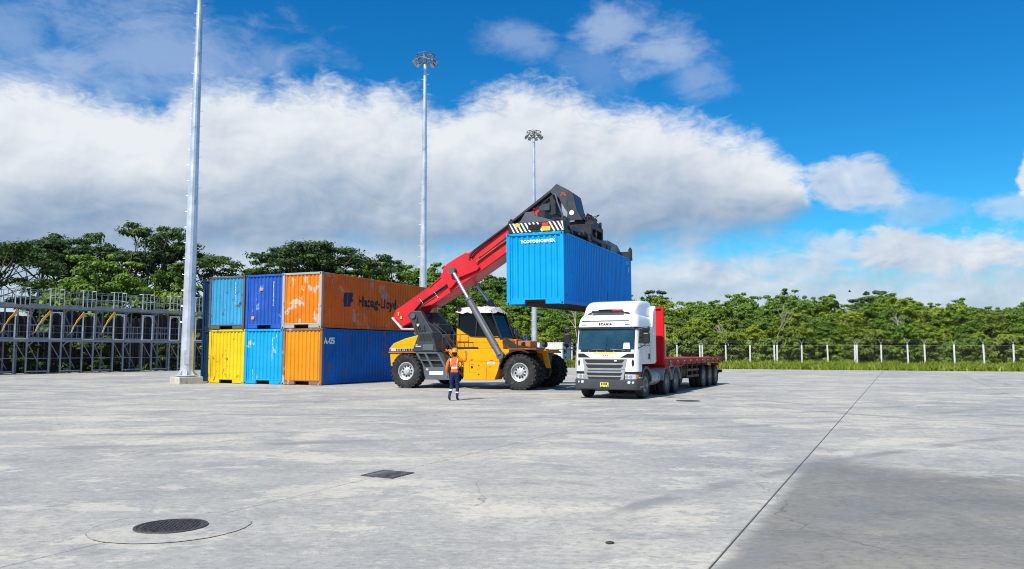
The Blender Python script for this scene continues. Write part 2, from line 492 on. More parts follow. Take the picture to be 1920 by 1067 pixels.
# terrain to the horizon
g = MB(); g.grid([[(x, y, -0.26) for x in np.linspace(-1300, 1300, 9)] for y in np.linspace(-300, 2300, 9)])
tag(g.build('ground', M_SOIL), kind='structure')

EP, ED = Vector((19.27, 70.17, 0)), Vector((21.81, -8.54, 0)).normalized()     # far edge of the concrete
GO, GPHI = Vector((-35.8, 53.79, 0)), R(36.4)                                    # gantry line
GA = Vector((math.cos(GPHI), -math.sin(GPHI), 0)); GB = Vector((math.sin(GPHI), math.cos(GPHI), 0))
def t_far(L):
    # L*JA + t*JB on the far edge line
    n = Vector((-ED.y, ED.x, 0))
    t1 = (EP - JA * L).dot(n) / JB.dot(n)
    n2 = -GA
    t2 = (GO - JA * L).dot(n2) + 3.2
    t2 = t2 / JB.dot(n2) if JB.dot(n2) > 1e-3 else 1e9
    return min(t1, t2)
yard = thing('concrete_yard', None, None); tag(yard, kind='structure')
GAP = 0.008
bed = MB(); ks = range(-13, 16)
for k in ks:
    L0, L1 = -1.45 + 5.1 * k, -1.45 + 5.1 * (k + 1)
    a0, a1 = t_far(L0), t_far(L1)
    if min(a0, a1) < -28: continue
    s = MB()
    q = [(L0 + GAP, -30), (L1 - GAP, -30), (L1 - GAP, a1), (L0 + GAP, a0)]
    pts = [JA * l + JB * t for l, t in q]
    c = 0.007
    q2 = [(L0 + GAP + c, -30), (L1 - GAP - c, -30), (L1 - GAP - c, a1), (L0 + GAP + c, a0)]
    top = [JA * l + JB * t for l, t in q2]
    s.add([p + Vector((0, 0, -.22)) for p in pts] + [p + Vector((0, 0, -c)) for p in pts] + top,
          [(3, 2, 1, 0)] + [(i, (i + 1) % 4, 4 + (i + 1) % 4, 4 + i) for i in range(4)] + [(4 + i, 4 + (i + 1) % 4, 8 + (i + 1) % 4, 8 + i) for i in range(4)] + [(8, 9, 10, 11)])
    s.build('slab', M_CONC, yard)
    bed.add([JA * l + JB * t + Vector((0, 0, -.0085)) for l, t in ((L0, -30), (L1, -30), (L1, a1 - .1), (L0, a0 - .1))], [(0, 1, 2, 3)])
bed.build('joint_bed', M_BED, yard)

# manhole with its round concrete collar
mh = thing('manhole', 'round cast iron manhole cover set in a circular concrete collar', 'manhole', (-3.38, 7.74, 0.004), R(8)); mh.scale = (1, .90, 1)
def disc(r0, r1, z, n=72, wob=0.0):
    m = MB(); a = []; b2 = []
    for i in range(n):
        t = 2 * PI * i / n
        w = 1 + wob * (math.sin(5 * t + 1) * .5 + math.sin(13 * t) * .35 + math.sin(29 * t + 2) * .3)
        a.append((r0 * math.cos(t), r0 * math.sin(t), z)); b2.append((r1 * w * math.cos(t), r1 * w * math.sin(t), z))
    m.add(a + b2, [(i, (i + 1) % n, n + (i + 1) % n, n + i) for i in range(n)])
    return m
disc(0.345, 0.745, 0.001, wob=.008).build('collar', M_COLLAR, mh)
disc(0.741, 0.753, 0.003, 96, 0.012).build('crack', mat('crack_dirt', (0.13, 0.128, 0.12), .9, 0, .5, 9.0, (0.36, 0.35, 0.34), .95), mh)
m = MB(); m.lathe([(0.315, .002), (0.315, .012), (0.345, .012), (0.348, .002)], 48, Matrix.Rotation(R(90), 4, 'X')); m.build('frame', M_IRON, mh, smooth=40)
m = MB(); m.lathe([(0.0, .008), (0.306, .008), (0.310, .003)], 48, Matrix.Rotation(R(90), 4, 'X'))
cover = m.build('cover', M_IRON, mh)
st = MB()
for i in range(-9, 10):
    for j in range(-9, 10):
        x, y = i * .036, j * .036
        if math.hypot(x, y) < .285:
            st.box((x, y, .011), (.030, .012, .007), (0, 0, R(45 if (i + j) % 2 else -45)))
tag(st.build('stud', M_IRON, cover), kind='stuff')

# square drain grate on the joint
gr = thing('drain_grate', 'square cast iron drain grate sunk on the slab joint', 'drain grate', (-1.75, 10.93, 0.002), R(-27))
m = MB(); S2 = .25
for s in (-1, 1):
    m.bx(s * S2 - .018, s * S2 + .018, -S2 - .018, S2 + .018, -.02, .010); m.bx(-S2 + .018, S2 - .018, s * S2 - .018, s * S2 + .018, -.02, .010)
m.build('frame', M_IRON, gr)
m = MB(); m.bx(-S2, S2, -S2, S2, .0005, .002); m.build('pit', mat('pit_dark', (0.012, 0.012, 0.014), 0.95, 0, .3), gr)
m = MB()
for i in range(-5, 6): m.bx(i * .044 - .007, i * .038 + .007, -S2, S2, .002, .0085)
for i in range(-3, 4): m.bx(-S2, S2, i * .068 - .006, i * .07 + .006, .003, .0075)
tag(m.build('bar', mat('dusty_iron', (0.15, 0.145, 0.14), .7, .2, .4, 9.0), gr), kind='stuff')
m = disc(0.0, 0.52, 0.0015, 40, 0.05)
# a small iron cover farther out and a scrap on the ground
dr = thing('drain_cover', 'small dark round iron drain cover lying right of the white truck', 'drain cover', (6.05, 26.45, 0.002))
m = MB(); m.lathe([(0.0, .012), (0.33, .012), (0.36, .0)], 28, Matrix.Rotation(R(90), 4, 'X')); dc = m.build('cover', M_IRON, dr, smooth=40)
m = MB(); m.lathe([(0.36, .001), (0.36, .008), (0.41, .008), (0.42, .001)], 28, Matrix.Rotation(R(90), 4, 'X')); m.build('frame', M_IRON, dr)
m = MB(); rr = random.Random(4)
rings = []
for z, k in ((0.001, .7), (.008, 1.0), (.018, .85), (.024, .4)):
    rings.append([((.040 + .008 * math.sin(3 * a + z * 50)) * k * math.cos(a), (.024 + .005 * math.sin(2 * a)) * k * math.sin(a), z) for a in [2 * PI * i / 12 for i in range(12)]])
m.loft(rings)
o = m.build('pebble', mat('pebble_dark', (0.04, 0.032, 0.026), 0.8), smooth=50); o.location = (0.885, 7.08, 0); tag(o, 'small dark stone lying alone on the near concrete', 'stone')

# ------------------------------------------------------------------ foliage
def leafmat(name, a, b2, tint=0.16):
    m = bpy.data.materials.new(name); m.use_nodes = True
    nt = m.node_tree; nt.nodes.clear()
    o = nt.nodes.new('ShaderNodeOutputMaterial')
    p = worldco(nt)
    n = noise(nt, p, 0.45, 3.0, 0.6); n2 = noise(nt, p, 3.5, 2.0, 0.6)
    oi = nt.nodes.new('ShaderNodeObjectInfo')
    rnd = Ex(nt, oi.outputs['Random'])
    c = mixc(nt, (n * 0.9 + n2 * 0.7 + rnd * 0.5 - 0.55).lin(0.15, 0.95), a, b2)
    d = nt.nodes.new('ShaderNodeBsdfPrincipled'); nt.links.new(c, d.inputs['Base Color'])
    d.inputs['Roughness'].default_value = 0.55; d.inputs['Specular IOR Level'].default_value = 0.25
    t = nt.nodes.new('ShaderNodeBsdfTranslucent')
    cc = mixc(nt, 0.5, c, (0.16, 0.22, 0.02)); nt.links.new(cc, t.inputs['Color'])
    mx = nt.nodes.new('ShaderNodeMixShader'); mx.inputs[0].default_value = tint
    nt.links.new(d.outputs[0], mx.inputs[1]); nt.links.new(t.outputs[0], mx.inputs[2]); nt.links.new(mx.outputs[0], o.inputs[0])
    return m
LF_DARK = leafmat('leaf_dark', (0.026, 0.062, 0.018), (0.085, 0.150, 0.032), .2)
LF_MID = leafmat('leaf_mid', (0.080, 0.165, 0.022), (0.245, 0.375, 0.050), .36)
LF_PALE = leafmat('leaf_pale', (0.135, 0.225, 0.020), (0.375, 0.450, 0.045), .38)
LF_OLIVE = leafmat('leaf_olive', (0.115, 0.180, 0.024), (0.275, 0.330, 0.050), .36)
LF_GRASS = leafmat('leaf_grass', (0.140, 0.215, 0.016), (0.320, 0.385, 0.045), .34)
M_BARK = mat('bark', (0.075, 0.064, 0.05), 0.9, 0, 0.35, 4.0)
M_BARKP = mat('bark_pale', (0.30, 0.27, 0.22), 0.9, 0, 0.3, 4.0)

def leaves(cent, rad, n_per, size, up=0.45, aspect=0.5, r=None):
    """leaf sprays filling ellipsoids. cent (N,3), rad (N,3)"""
    r = r or rng
    cent = np.repeat(np.asarray(cent, float), n_per, 0); rad = np.repeat(np.asarray(rad, float), n_per, 0)
    N = len(cent)
    d = r.normal(size=(N, 3)); d /= np.linalg.norm(d, axis=1)[:, None]
    rr = r.uniform(0.35, 1.08, (N, 1)) ** 0.7
    P = cent + d * rad * rr * (0.72 + 0.42 * np.abs(r.normal(size=(N, 1))))
    nrm = d * 1.0 + r.normal(size=(N, 3)) * 0.42; nrm[:, 2] += up
    nrm /= np.linalg.norm(nrm, axis=1)[:, None]
    t = np.cross(nrm, r.normal(size=(N, 3))); t /= np.linalg.norm(t, axis=1)[:, None] + 1e-9
    b = np.cross(nrm, t)
    s = r.uniform(0.6, 1.3, (N, 1)) * size
    V = np.empty((N, 4, 3))
    V[:, 0] = P - t * s; V[:, 1] = P + b * s * aspect - t * s * .1; V[:, 2] = P + t * s; V[:, 3] = P - b * s * aspect - t * s * .1
    V[:, 0, 2] -= (s * .15)[:, 0]; V[:, 2, 2] -= (s * .25)[:, 0]
    return V.reshape(-1, 3), np.arange(N * 4).reshape(-1, 4)

def limb(m, p0, p1, r0, r1, bend=0.12, n=5, rr=None):
    p0, p1 = Vector(p0), Vector(p1); L = (p1 - p0).length
    j = Vector((rr.uniform(-1, 1), rr.uniform(-1, 1), rr.uniform(-.2, .5))) * L * bend
    pts = [p0.lerp(p1, i / n) + j * math.sin(PI * i / n) for i in range(n + 1)]
    m.tube(pts, [r0 + (r1 - r0) * i / n for i in range(n + 1)], 6, caps=False)
    return pts

def umbrella_tree(seed, h, Rc, flat=0.30, nl=4, fork=0.38, n_per=150, size=0.26, layers=2, sub=6):
    """tall spreading rain tree: bare forking limbs under flat storeys of foliage"""
    rr = random.Random(seed); r = np.random.default_rng(seed)
    m = MB(); C, A = [], []
    base = Vector((0, 0, -0.3)); fk = Vector((rr.uniform(-.5, .5), rr.uniform(-.5, .5), h * fork))
    limb(m, base, fk, h * .021, h * .015, .05, 6, rr)
    for i in range(nl):
        a = 2 * PI * (i + rr.uniform(-.3, .3)) / nl
        ro = Rc * rr.uniform(.35, .62)
        e = Vector((math.cos(a) * ro, math.sin(a) * ro, h * rr.uniform(.66, .84)))
        pts = limb(m, fk, e, h * .012, h * .006, .10, 6, rr)
        for q in range(sub):
            a2 = a + rr.uniform(-1.15, 1.15); r2 = Rc * rr.uniform(.32, 1.0)
            tier = rr.choice([0, 0, 1]) if layers > 1 else 0
            z = h * (0.965 - .20 * (r2 / Rc) ** 2 - tier * rr.uniform(.16, .33)) + rr.uniform(-.4, .2)
            tip = Vector((math.cos(a2) * r2, math.sin(a2) * r2, z))
            s0 = pts[rr.choice([3, 4, 5, 6])]
            tp = limb(m, s0, tip, h * .005, h * .0018, .12, 4, rr)
            for k in range(rr.choice([2, 3, 3])):
                off = Vector((rr.uniform(-1.3, 1.3), rr.uniform(-1.3, 1.3), rr.uniform(-.25, .3)))
                C.append(tuple(tip + off)); w = rr.uniform(.70, 1.25) * (.55 + Rc / 12.0)
                A.append((w, w * rr.uniform(.7, 1.1), w * flat * rr.uniform(.8, 1.3)))
                m.tube([tp[3], tip + off * .9], [h * .0016, h * .001], 4, caps=False)
    V, F = leaves(C, A, n_per, size, .7, .45, r)
    return m, V, F

def bushy_tree(seed, h, Rc, n=46, n_per=130, size=0.24, low=0.12):
    rr = random.Random(seed); r = np.random.default_rng(seed)
    m = MB(); C, A = [], []
    top = Vector((rr.uniform(-.4, .4), rr.uniform(-.4, .4), h * .8))
    limb(m, (0, 0, -.3), top, h * .02, h * .006, .05, 6, rr)
    for i in range(n):
        a = rr.uniform(0, 2 * PI); u = rr.uniform(0, 1) ** .8
        zz = low + (0.97 - low) * u
        prof = math.sin(PI * min(1, (zz - low + .14) / (1.0 - low + .12)) ** 1.25) ** .65
        ro = Rc * prof * rr.uniform(.35, 1.05)
        c = Vector((math.cos(a) * ro, math.sin(a) * ro, h * zz))
        C.append(tuple(c)); w = rr.uniform(.30, .66) * Rc / 2.4
        A.append((w, w * rr.uniform(.75, 1.1), w * rr.uniform(.35, .6)))
        if i % 3 == 0: limb(m, (top.x * zz, top.y * zz, max(.3, h * (zz - .22))), c, h * .006, h * .002, .1, 3, rr)
    for i in range(9):      # whips sticking out of the top
        a = rr.uniform(0, 2 * PI); q = rr.uniform(.1, .8); c = Vector((math.cos(a) * Rc * q, math.sin(a) * Rc * q, h * (rr.uniform(.97, 1.10) - .10 * q)))
        limb(m, (c.x * .7, c.y * .7, c.z - h * .16), c, h * .004, h * .0015, .1, 3, rr)
        C.append(tuple(c)); A.append((rr.uniform(.2, .42), rr.uniform(.2, .42), rr.uniform(.10, .2)))
    V, F = leaves(C, A, n_per, size, .45, .5, r)
    return m, V, F

class TreeKind:
    def __init__(s, name, data, leaf, bark=None):
        m, V, F = data
        s.name = name; s.trunk = m.mesh(name + '_trunk', bark or M_BARK, smooth=60); s.crown = np_mesh(name + '_crown', V, F, leaf)
    def put(s, x, y, label, group, sc=1.0, rz=0.0, z=0.0, name=None, leaf=None, tilt=(0, 0)):
        t = thing(name or s.name, label, 'tree', (x, y, z - 0.26), rz, group)
        t.scale = (sc, sc, sc * random.uniform(.94, 1.08)); t.rotation_euler = (tilt[0], tilt[1], rz)
        a = link('trunk', s.trunk, t); b = link('crown', s.crown, t)
        return t

# tall spreading trees behind the gantry (left)
U = [TreeKind('rain_tree', umbrella_tree(21 + i, 14.0, Rr, .30, nl, fk, 105, .20, 2, sb), lf)
     for i, (Rr, nl, fk, sb, lf) in enumerate(((4.6, 4, .40, 6, LF_DARK), (5.2, 5, .34, 6, LF_DARK), (4.2, 4, .42, 6, LF_DARK), (6.0, 5, .36, 7, LF_DARK)))]
B = [TreeKind('broadleaf_tree', bushy_tree(50 + i, 8.0, Rr, n, 160, .14), lf)
     for i, (Rr, n, lf) in enumerate(((2.7, 80, LF_MID), (3.1, 88, LF_PALE), (2.5, 74, LF_DARK), (3.3, 92, LF_MID), (2.8, 80, LF_OLIVE), (2.6, 76, LF_PALE)))]
SH_SHADE = TreeKind('shrub', bushy_tree(88, 3.0, 1.5, 24, 110, .13, .04), LF_DARK)  # dark leaves stand for the shade under the walkway deck
SH = [TreeKind('shrub', bushy_tree(80 + i, 3.0, Rr, 24, 150, .15, .04), lf) for i, (Rr, lf) in enumerate(((1.5, LF_PALE), (1.7, LF_OLIVE), (1.4, LF_MID)))]

def X_at(px, Y): return (px - 960) / 1430.0 * Y
def Z_at(py, Y): return 1.75 + (656 - py) / 1430.0 * Y
def grow(kind, px, Y, top_py, h0, label, group=None, rz=0.0, **k):
    return kind.put(X_at(px, Y), Y, label, group, (Z_at(top_py, Y) + .26) / h0, rz, **k)

grow(U[3], -35, 66, 442, 14, 'dark spreading tree leaning in from the left edge behind the walkway', rz=0.5)
grow(U[0], 78, 76, 440, 14, 'spreading tree with a bare forked trunk, first full crown from the left', rz=1.9)
grow(U[2], 128, 82, 448, 14, 'spreading tree squeezed behind the first two crowns from the left', rz=2.7)
grow(U[1], 190, 80, 438, 14, 'wide flat-crowned tree behind the bright green bushy tree', rz=0.2)
grow(U[2], 275, 78, 428, 14, 'tallest spreading tree behind the walkway, left of the near light mast', rz=3.6)
grow(U[0], 322, 84, 446, 14, 'spreading tree just left of the near light mast, behind the tallest one', rz=5.4)
grow(U[0], 400, 80, 462, 14, 'spreading tree behind the near light mast with one branch reaching right', rz=4.4)
grow(B[3], 193, 68, 478, 8, 'bright green bushy tree standing in front of the dark spreading trees', rz=1.0)
grow(B[0], 150, 69, 520, 8, 'small bright green tree at the left foot of the bushy tree', rz=3.0)
grow(B[0], 325, 74, 520, 8, 'mid green bushy tree low behind the walkway, left of the near mast', rz=2.0)
# dark pair behind the stacked containers
grow(U[3], 590, 82, 438, 14, 'large dark crowned tree rising behind the stacked containers', rz=2.6)
grow(U[1], 555, 86, 470, 14, 'dark tree tucked left behind the large crown over the containers', rz=5.0)
grow(B[2], 600, 80, 478, 8, 'dense dark bushy tree filling below the large crown', rz=.5)
grow(B[2], 530, 82, 500, 8, 'dark low tree showing just above the light blue container', rz=2.5)
grow(U[2], 720, 84, 480, 14, 'rounded tree behind the orange container beside the middle light mast', rz=1.2)
grow(B[0], 700, 82, 496, 8, 'dark green bushy tree over the middle of the orange container', rz=.5)
grow(B[3], 765, 84, 498, 8, 'green bushy tree just left of the middle light mast', rz=4.0)
grow(B[0], 815, 86, 505, 8, 'green bushy tree just right of the middle light mast', rz=1.5)

# the wood beyond the fence: row after row, smaller and paler in front
FX0, FY0, FS = 17.0, 79.0, -0.45
def fence_y(x): return FY0 + FS * (x - FX0) if x > FX0 - 8 else FY0 + FS * -8 + (x - FX0 + 8) * -0.12
rr = random.Random(5)
KIND_LABEL = {0: 'mid green broadleaf tree in the wood beyond the fence', 1: 'pale green broadleaf tree in the wood beyond the fence', 2: 'dark green broadleaf tree in the wood beyond the fence',
              3: 'wide mid green broadleaf tree in the wood beyond the fence', 4: 'olive broadleaf tree in the wood beyond the fence', 5: 'slim pale green tree in the wood beyond the fence'}
def top_line(px):
    return np.interp(px, [800, 860, 930, 1000, 1100, 1190, 1240, 1300, 1340, 1400, 1480, 1560, 1640, 1700, 1770, 1830, 1920, 2100], [515, 522, 517, 540, 552, 552, 548, 566, 552, 550, 547, 549, 553, 550, 549, 560, 566, 560])
for row, (off, frac, step, kinds) in enumerate(((5.0, .46, 2.9, (1, 4, 5, 1, 4, 0)), (9.0, .64, 2.9, (0, 1, 4, 3, 5)), (13.5, .82, 3.1, (0, 3, 1, 4, 5)), (19.0, .95, 3.3, (3, 0, 3, 1, 0)), (25.0, 1.0, 3.8, (0, 0, 3, 2)), (33.0, 1.02, 5.0, (2, 3, 0)))):
    x = -19.0 + row
    while x < 64 + off * .9:
        y = fence_y(x) + off + rr.uniform(-1.6, 1.6)
        px = 960 + 1430 * x / y
        if px > 800:
            top = top_line(px) + 9 + rr.uniform(-9, 14)
            h = (Z_at(top, y) - 1.75) * frac + 1.75 + rr.uniform(-.5, .4)
            k = rr.choice(kinds)
            B[k].put(x, y, KIND_LABEL[k] + (', low in front', ', low in front', ', halfway back', ', halfway back', ', tall at the back', ', tall at the back')[row], 'trees of the wood beyond the fence', max(.35, h / 8.0), rr.uniform(0, 6.28))
        x += step * rr.uniform(.75, 1.25)
for i in range(54):
    x = -17 + i * 1.5 + rr.uniform(-.6, .6); y = fence_y(x) + rr.uniform(1.6, 4.2)
    k = rr.choice((0, 1, 1, 0, 2))
    t = SH[k].put(x, y, ('pale green shrub', 'olive shrub', 'mid green shrub')[k] + ' growing just behind the fence posts', 'shrubs behind the fence', rr.uniform(.7, 1.25), rr.uniform(0, 6.28)); t['category'] = 'shrub'
for i in range(34):
    d = rr.uniform(4.9, 9.5) if i % 4 else rr.uniform(2.4, 3.4)
    p = GO - GA * d + GB * (i * 1.45 - 15)
    k = rr.choice((0, 2, 2, 0))
    if d < 4: k = 2
    t = (SH_SHADE if k == 2 else SH[k]).put(p.x, p.y, ('pale green shrub', 'olive shrub', 'green shrub with leaves darkened for shade')[k] + ' in the undergrowth behind the steel walkway', 'undergrowth shrubs behind the walkway', rr.uniform(1.2, 2.1) if d > 4 else rr.uniform(.5, 1.1), rr.uniform(0, 6.28)); t['category'] = 'shrub'

# bare pale trees standing out of the wood
def bare_tree(seed, h, spread):
    r2 = random.Random(seed); m = MB()
    def grow_b(p, d, L, rad, dep):
        e = p + d * L
        m.tube([p, p.lerp(e, .5) + Vector((r2.uniform(-.04, .04), r2.uniform(-.04, .04), 0)) * L, e], [rad, rad * .85, rad * .62], 6, caps=False)
        if dep == 0: return
        for k in range(r2.choice([2, 3])):
            nd = (d + Vector((r2.uniform(-1, 1), r2.uniform(-1, 1), r2.uniform(-.1, .5))) * spread).normalized()
            grow_b(e, nd, L * r2.uniform(.55, .8), rad * .6, dep - 1)
    grow_b(Vector((0, 0, -.3)), Vector((r2.uniform(-.1, .1), 0, 1)).normalized(), h * .42, h * .017, 4)
    return m.mesh('bare_trunk', M_BARKP, smooth=60)
for px, Y, h, sd, lab in ((1079, 74, 6.3, 3, 'bare pale dead tree below the hanging blue container'), (1448, 81, 6.6, 8, 'bare pale dead tree standing in the middle of the wood'),
                          (1696, 73, 5.4, 12, 'thin bare pale trunk behind the right fence posts'), (1372, 80, 5.0, 15, 'small bare dead tree in the wood behind the trailer end')):
    t = thing('dead_tree', lab, 'tree', (X_at(px, Y), Y, -.26), sd); link('trunk', bare_tree(sd, h, .62), t)

# rough grass verge between the concrete and the fence
def verge():
    n = 62000
    t = rng.uniform(-42, 52, n); P0 = np.array(EP); D = np.array(ED)
    dep = rng.uniform(0.02, 1, n) ** 0.85
    base = P0[None] + D[None] * t[:, None]
    fy = np.array([fence_y(v) for v in base[:, 0]])
    nrm = np.array([-D[1], D[0], 0])
    width = np.maximum(2.0, fy - base[:, 1] + 3.0)
    P = base + nrm[None] * (dep * width)[:, None]
    clump = 0.55 + 0.45 * np.sin(P[:, 0] * 1.3 + np.sin(P[:, 1] * 2.1) * 1.7) * np.sin(P[:, 1] * 1.1 + P[:, 0] * .37)
    h = (0.30 + 0.62 * clump * rng.uniform(.4, 1.2, n)) * (0.6 + 0.4 * np.minimum(1, dep * 6))
    a = rng.uniform(0, 2 * np.pi, n); w = rng.uniform(.03, .085, n)
    ln = rng.normal(size=(n, 2)) * (h * .38)[:, None]
    V = np.empty((n, 4, 3)); P[:, 2] = -.24
    dx = np.stack([np.cos(a) * w, np.sin(a) * w, np.zeros(n)], 1)
    mid = P.copy(); mid[:, :2] += ln * .35; mid[:, 2] += (h + .2) * .6
    tip = P.copy(); tip[:, :2] += ln; tip[:, 2] += h + .2
    V[:, 0] = P - dx * .5; V[:, 1] = mid - dx * .0 + dx * .9; V[:, 2] = tip; V[:, 3] = mid - dx
    return V.reshape(-1, 3), np.arange(n * 4).reshape(-1, 4)
V, F = verge()
tag(link('verge_grass', np_mesh('verge_grass', V, F, LF_GRASS)), 'rough green grass and weeds along the concrete edge', None, None, 'stuff')
C, A = [], []
for i in range(900):
    t = rr.uniform(-42, 52); b0 = EP + ED * t; wd = max(2., fence_y(b0.x) - b0.y + 2)
    p = b0 + Vector((-ED.y, ED.x, 0)) * (wd * rr.uniform(.02, 1)); s = rr.uniform(.18, .5)
    C.append((p.x, p.y, -.15 + s * .7)); A.append((s, s, s * .8))
V, F = leaves(C, A, 46, .075, .5, .5)
tag(link('verge_weeds', np_mesh('verge_weeds', V, F, LF_PALE)), 'low leafy weeds growing among the verge grass', None, None, 'stuff')

# dark undergrowth floor behind the gantry
C, A = [], []
for i in range(520):
    p = GO - GA * rr.uniform(3.6, 13) + GB * rr.uniform(-14, 34); s = rr.uniform(.3, .8)
    C.append((p.x, p.y, -.1 + s * .6)); A.append((s, s, s * .8))
V, F = leaves(C, A, 60, .12, .4, .5)
tag(link('undergrowth', np_mesh('undergrowth', V, F, LF_DARK)), 'low dark undergrowth behind the steel walkway', None, None, 'stuff')

# ------------------------------------------------------------------ fence: concrete posts, angled arms, wire
M_POST = mat('post_concrete', (0.60, 0.61, 0.60), 0.8, 0, 0.12, 3.0, (0.30, 0.30, 0.27), 0.4, 0.3)
M_WIRE = mat('fence_wire', (0.42, 0.44, 0.42), 0.5, 0.6, 0.1)
fence = thing('wire_fence', 'long wire fence on pale concrete posts with angled tops', 'fence', (0, 0, 0))
def solve_post(px):
    x = 20.0
    for _ in range(40):
        x = (px - 960) / 1430.0 * fence_y(x)
    return x, fence_y(x)
pm = MB(); pm.prism([(-.07, -.07), (.07, -.07), (.07, .07), (-.07, .07)], 'z', -.3, 2.22); POST = pm.mesh('fence_post', M_POST, bevel=.015)
am = MB(); am.bar((0, 0, 2.2), (0, 0, 2.35), .035); am.bar((0, 0, 2.33), (.22, -.1, 2.72), .03); am.bar((0, 0, 2.33), (-.2, .1, 2.70), .03); ARM = am.mesh('barb_arm', M_WIRE)
pxs = [1040, 1072, 1120, 1166, 1214, 1268.5, 1311, 1315.5, 1360, 1404.5, 1450, 1454.8, 1501, 1550, 1600, 1604, 1649.5, 1699.5, 1731, 1786, 1841.5, 1896.5, 1955, 2015, 2080]
line = []
for i, px in enumerate(pxs):
    x, y = solve_post(px); line.append((x, y))
    o = link('fence_post', POST, fence, (x, y, 0), R(-24)); o.rotation_euler = (R(rr.uniform(-1, 1)), R(rr.uniform(-1.2, 1.2)), R(-24))
    link('barb_arm', ARM, o)
for z in (0.30, 2.14):
    w = MB(); w.tube([(x + .03, y - .08, z) for x, y in line], 0.003 if z < 2.1 else .007, 4); w.build('wire', M_WIRE, fence)
for k, (sx, sy, z) in enumerate(((.08, -.04, 2.45), (.15, -.07, 2.58), (.21, -.1, 2.71), (-.1, .05, 2.5), (-.19, .1, 2.69))):
    w = MB(); w.tube([(x + sx * .92, y + sy * .75, z) for x, y in line], 0.0014, 4); w.build('barbed_wire', M_WIRE, fence)
w = MB()
for (x0, y0), (x1, y1) in zip(line[:-1], line[1:]):
    L = math.hypot(x1 - x0, y1 - y0); n = int(L / .24)
    for s in (0, 1):
        for i in range(-8, n):
            a = i * .24; b2 = a + 1.95; za, zb = (.1, 2.05)
            a_, b_, z0, z1 = a, b2, za, zb
            if a_ < 0: z0 = za + (zb - za) * (-a_ / (b2 - a)); a_ = 0
            if b_ > L: z1 = za + (zb - za) * ((L - a) / (b2 - a)); b_ = L
            if b_ <= a_: continue
            if s: z0, z1 = za + zb - z0, za + zb - z1
            pa = (x0 + (x1 - x0) * a_ / L, y0 + (y1 - y0) * a_ / L - .08, z0); pb = (x0 + (x1 - x0) * b_ / L, y0 + (y1 - y0) * b_ / L - .08, z1)
            w.bar(pa, pb, .0022)
tag(w.build('chain_link', M_WIRE, fence, weld=False), kind='stuff')

# ================================================================== steel walkway (left)
random.seed(31)
M_GALV = mat('galvanised', (0.25, 0.275, 0.30), 0.5, 0.0, 0.22, 2.5, (0.20, 0.22, 0.25), 0.35)
M_GALVL = mat('galvanised_bright', (0.62, 0.65, 0.66), 0.42, 0.0, 0.2, 2.5, (0.32, 0.35, 0.38), 0.25)
M_ARM = mat('arm_yellow', (0.70, 0.36, 0.02), 0.5, 0, 0.2, 2.0, (0.25, 0.15, 0.03), 0.3)
M_HOSE = mat('hose_tan', (0.35, 0.28, 0.16), 0.7, 0, 0.3, 3.0)
gw = thing('steel_walkway', 'long galvanised two storey steel walkway with railings and yellow loading arms', 'walkway', GO, -GPHI)
PIT, C0 = 2.31, 1.08
KS = range(-4, 8)
Y0, Y1 = C0 + PIT * -4.5, C0 + PIT * 7.4
Z1, Z2, D = 2.52, 4.98, 1.75
for nm, z, hgt in (('deck_beam', Z1, .18), ('deck_beam', Z2, .20)):
    for x in (0.0, -D):
        m = MB(); m.bx(x - .05, x + .05, Y0, Y1, z - hgt, z); m.build(nm, M_GALV, gw)
for z in (Z1, Z2):
    for k in range(len(KS)):
        a = Y0 + (Y1 - Y0) * k / len(KS); b2 = Y0 + (Y1 - Y0) * (k + 1) / len(KS)
        m = MB(); n = 16
        for i in range(n):
            y = a + (b2 - a) * (i + .5) / n; m.bx(-D + .05, -.05, y - .045, y + .045, z - .06, z - .02)
        m.bx(-D + .05, -.05, a + .01, a + .05, z - .1, z - .061); m.build('deck_grating', M_GALV, gw)
pm = MB(); pm.bx(-.05, .05, -.05, .05, 0, Z1 - .18); pm.bx(-.13, .13, -.13, .13, 0, .02); POSTL = pm.mesh('post', M_GALV)
pm = MB(); pm.bx(-.04, .04, -.04, .04, Z1, Z2 - .20); POSTU = pm.mesh('post', M_GALV)
pf = MB(); hw = .40
for s in (-1, 1): pf.bx(-.04, .04, s * hw - .036, s * hw + .036, 0, 2.02)
pf.bx(-.045, .045, -hw + .045, hw - .045, 1.94, 2.02)
for s in (-1, 1): pf.bar((0, s * (hw - .02), 1.74), (0, s * (hw - .22), 1.96), .04)
pf.bx(-.05, .05, -hw + .045, hw - .045, -.0, .06)
PORTAL = pf.mesh('portal_frame', M_GALVL)
gm = MB()       # gate cage on the upper deck
for s in (-1, -.33, .33, 1): gm.bx(-.02, .02, s * .47 - .02, s * .47 + .02, 0, 1.27)
for z in (.62, 1.27): gm.bx(-.022, .022, -.49, .49, z - .022, z + .022)
for s in (-1, 1):
    gm.bar((0, s * .47, 1.25), (-.55, s * .47, 1.25), .04); gm.bar((0, s * .47, .62), (-.55, s * .47, .62), .035)
GATE = gm.mesh('gate', M_GALVL)
ar = MB(); ar.loft([[(-.03, -.16 * k, -.05 * k), (.05, -.16 * k, -.05 * k), (.05, .16 * k, .05 * k), (-.03, .16 * k, .05 * k)] for k in (1,)] * 1, caps=False) if False else None
ym = MB(); ym.prism([(-.42, 2.12), (-.52, 2.18), (-.72, 1.90), (-1.05, 1.50), (-1.16, 1.22), (-1.11, 1.20), (-.92, 1.46), (-.42, 1.98)], 'x', .02, .12)
ARMM = ym.mesh('loading_arm', M_ARM)
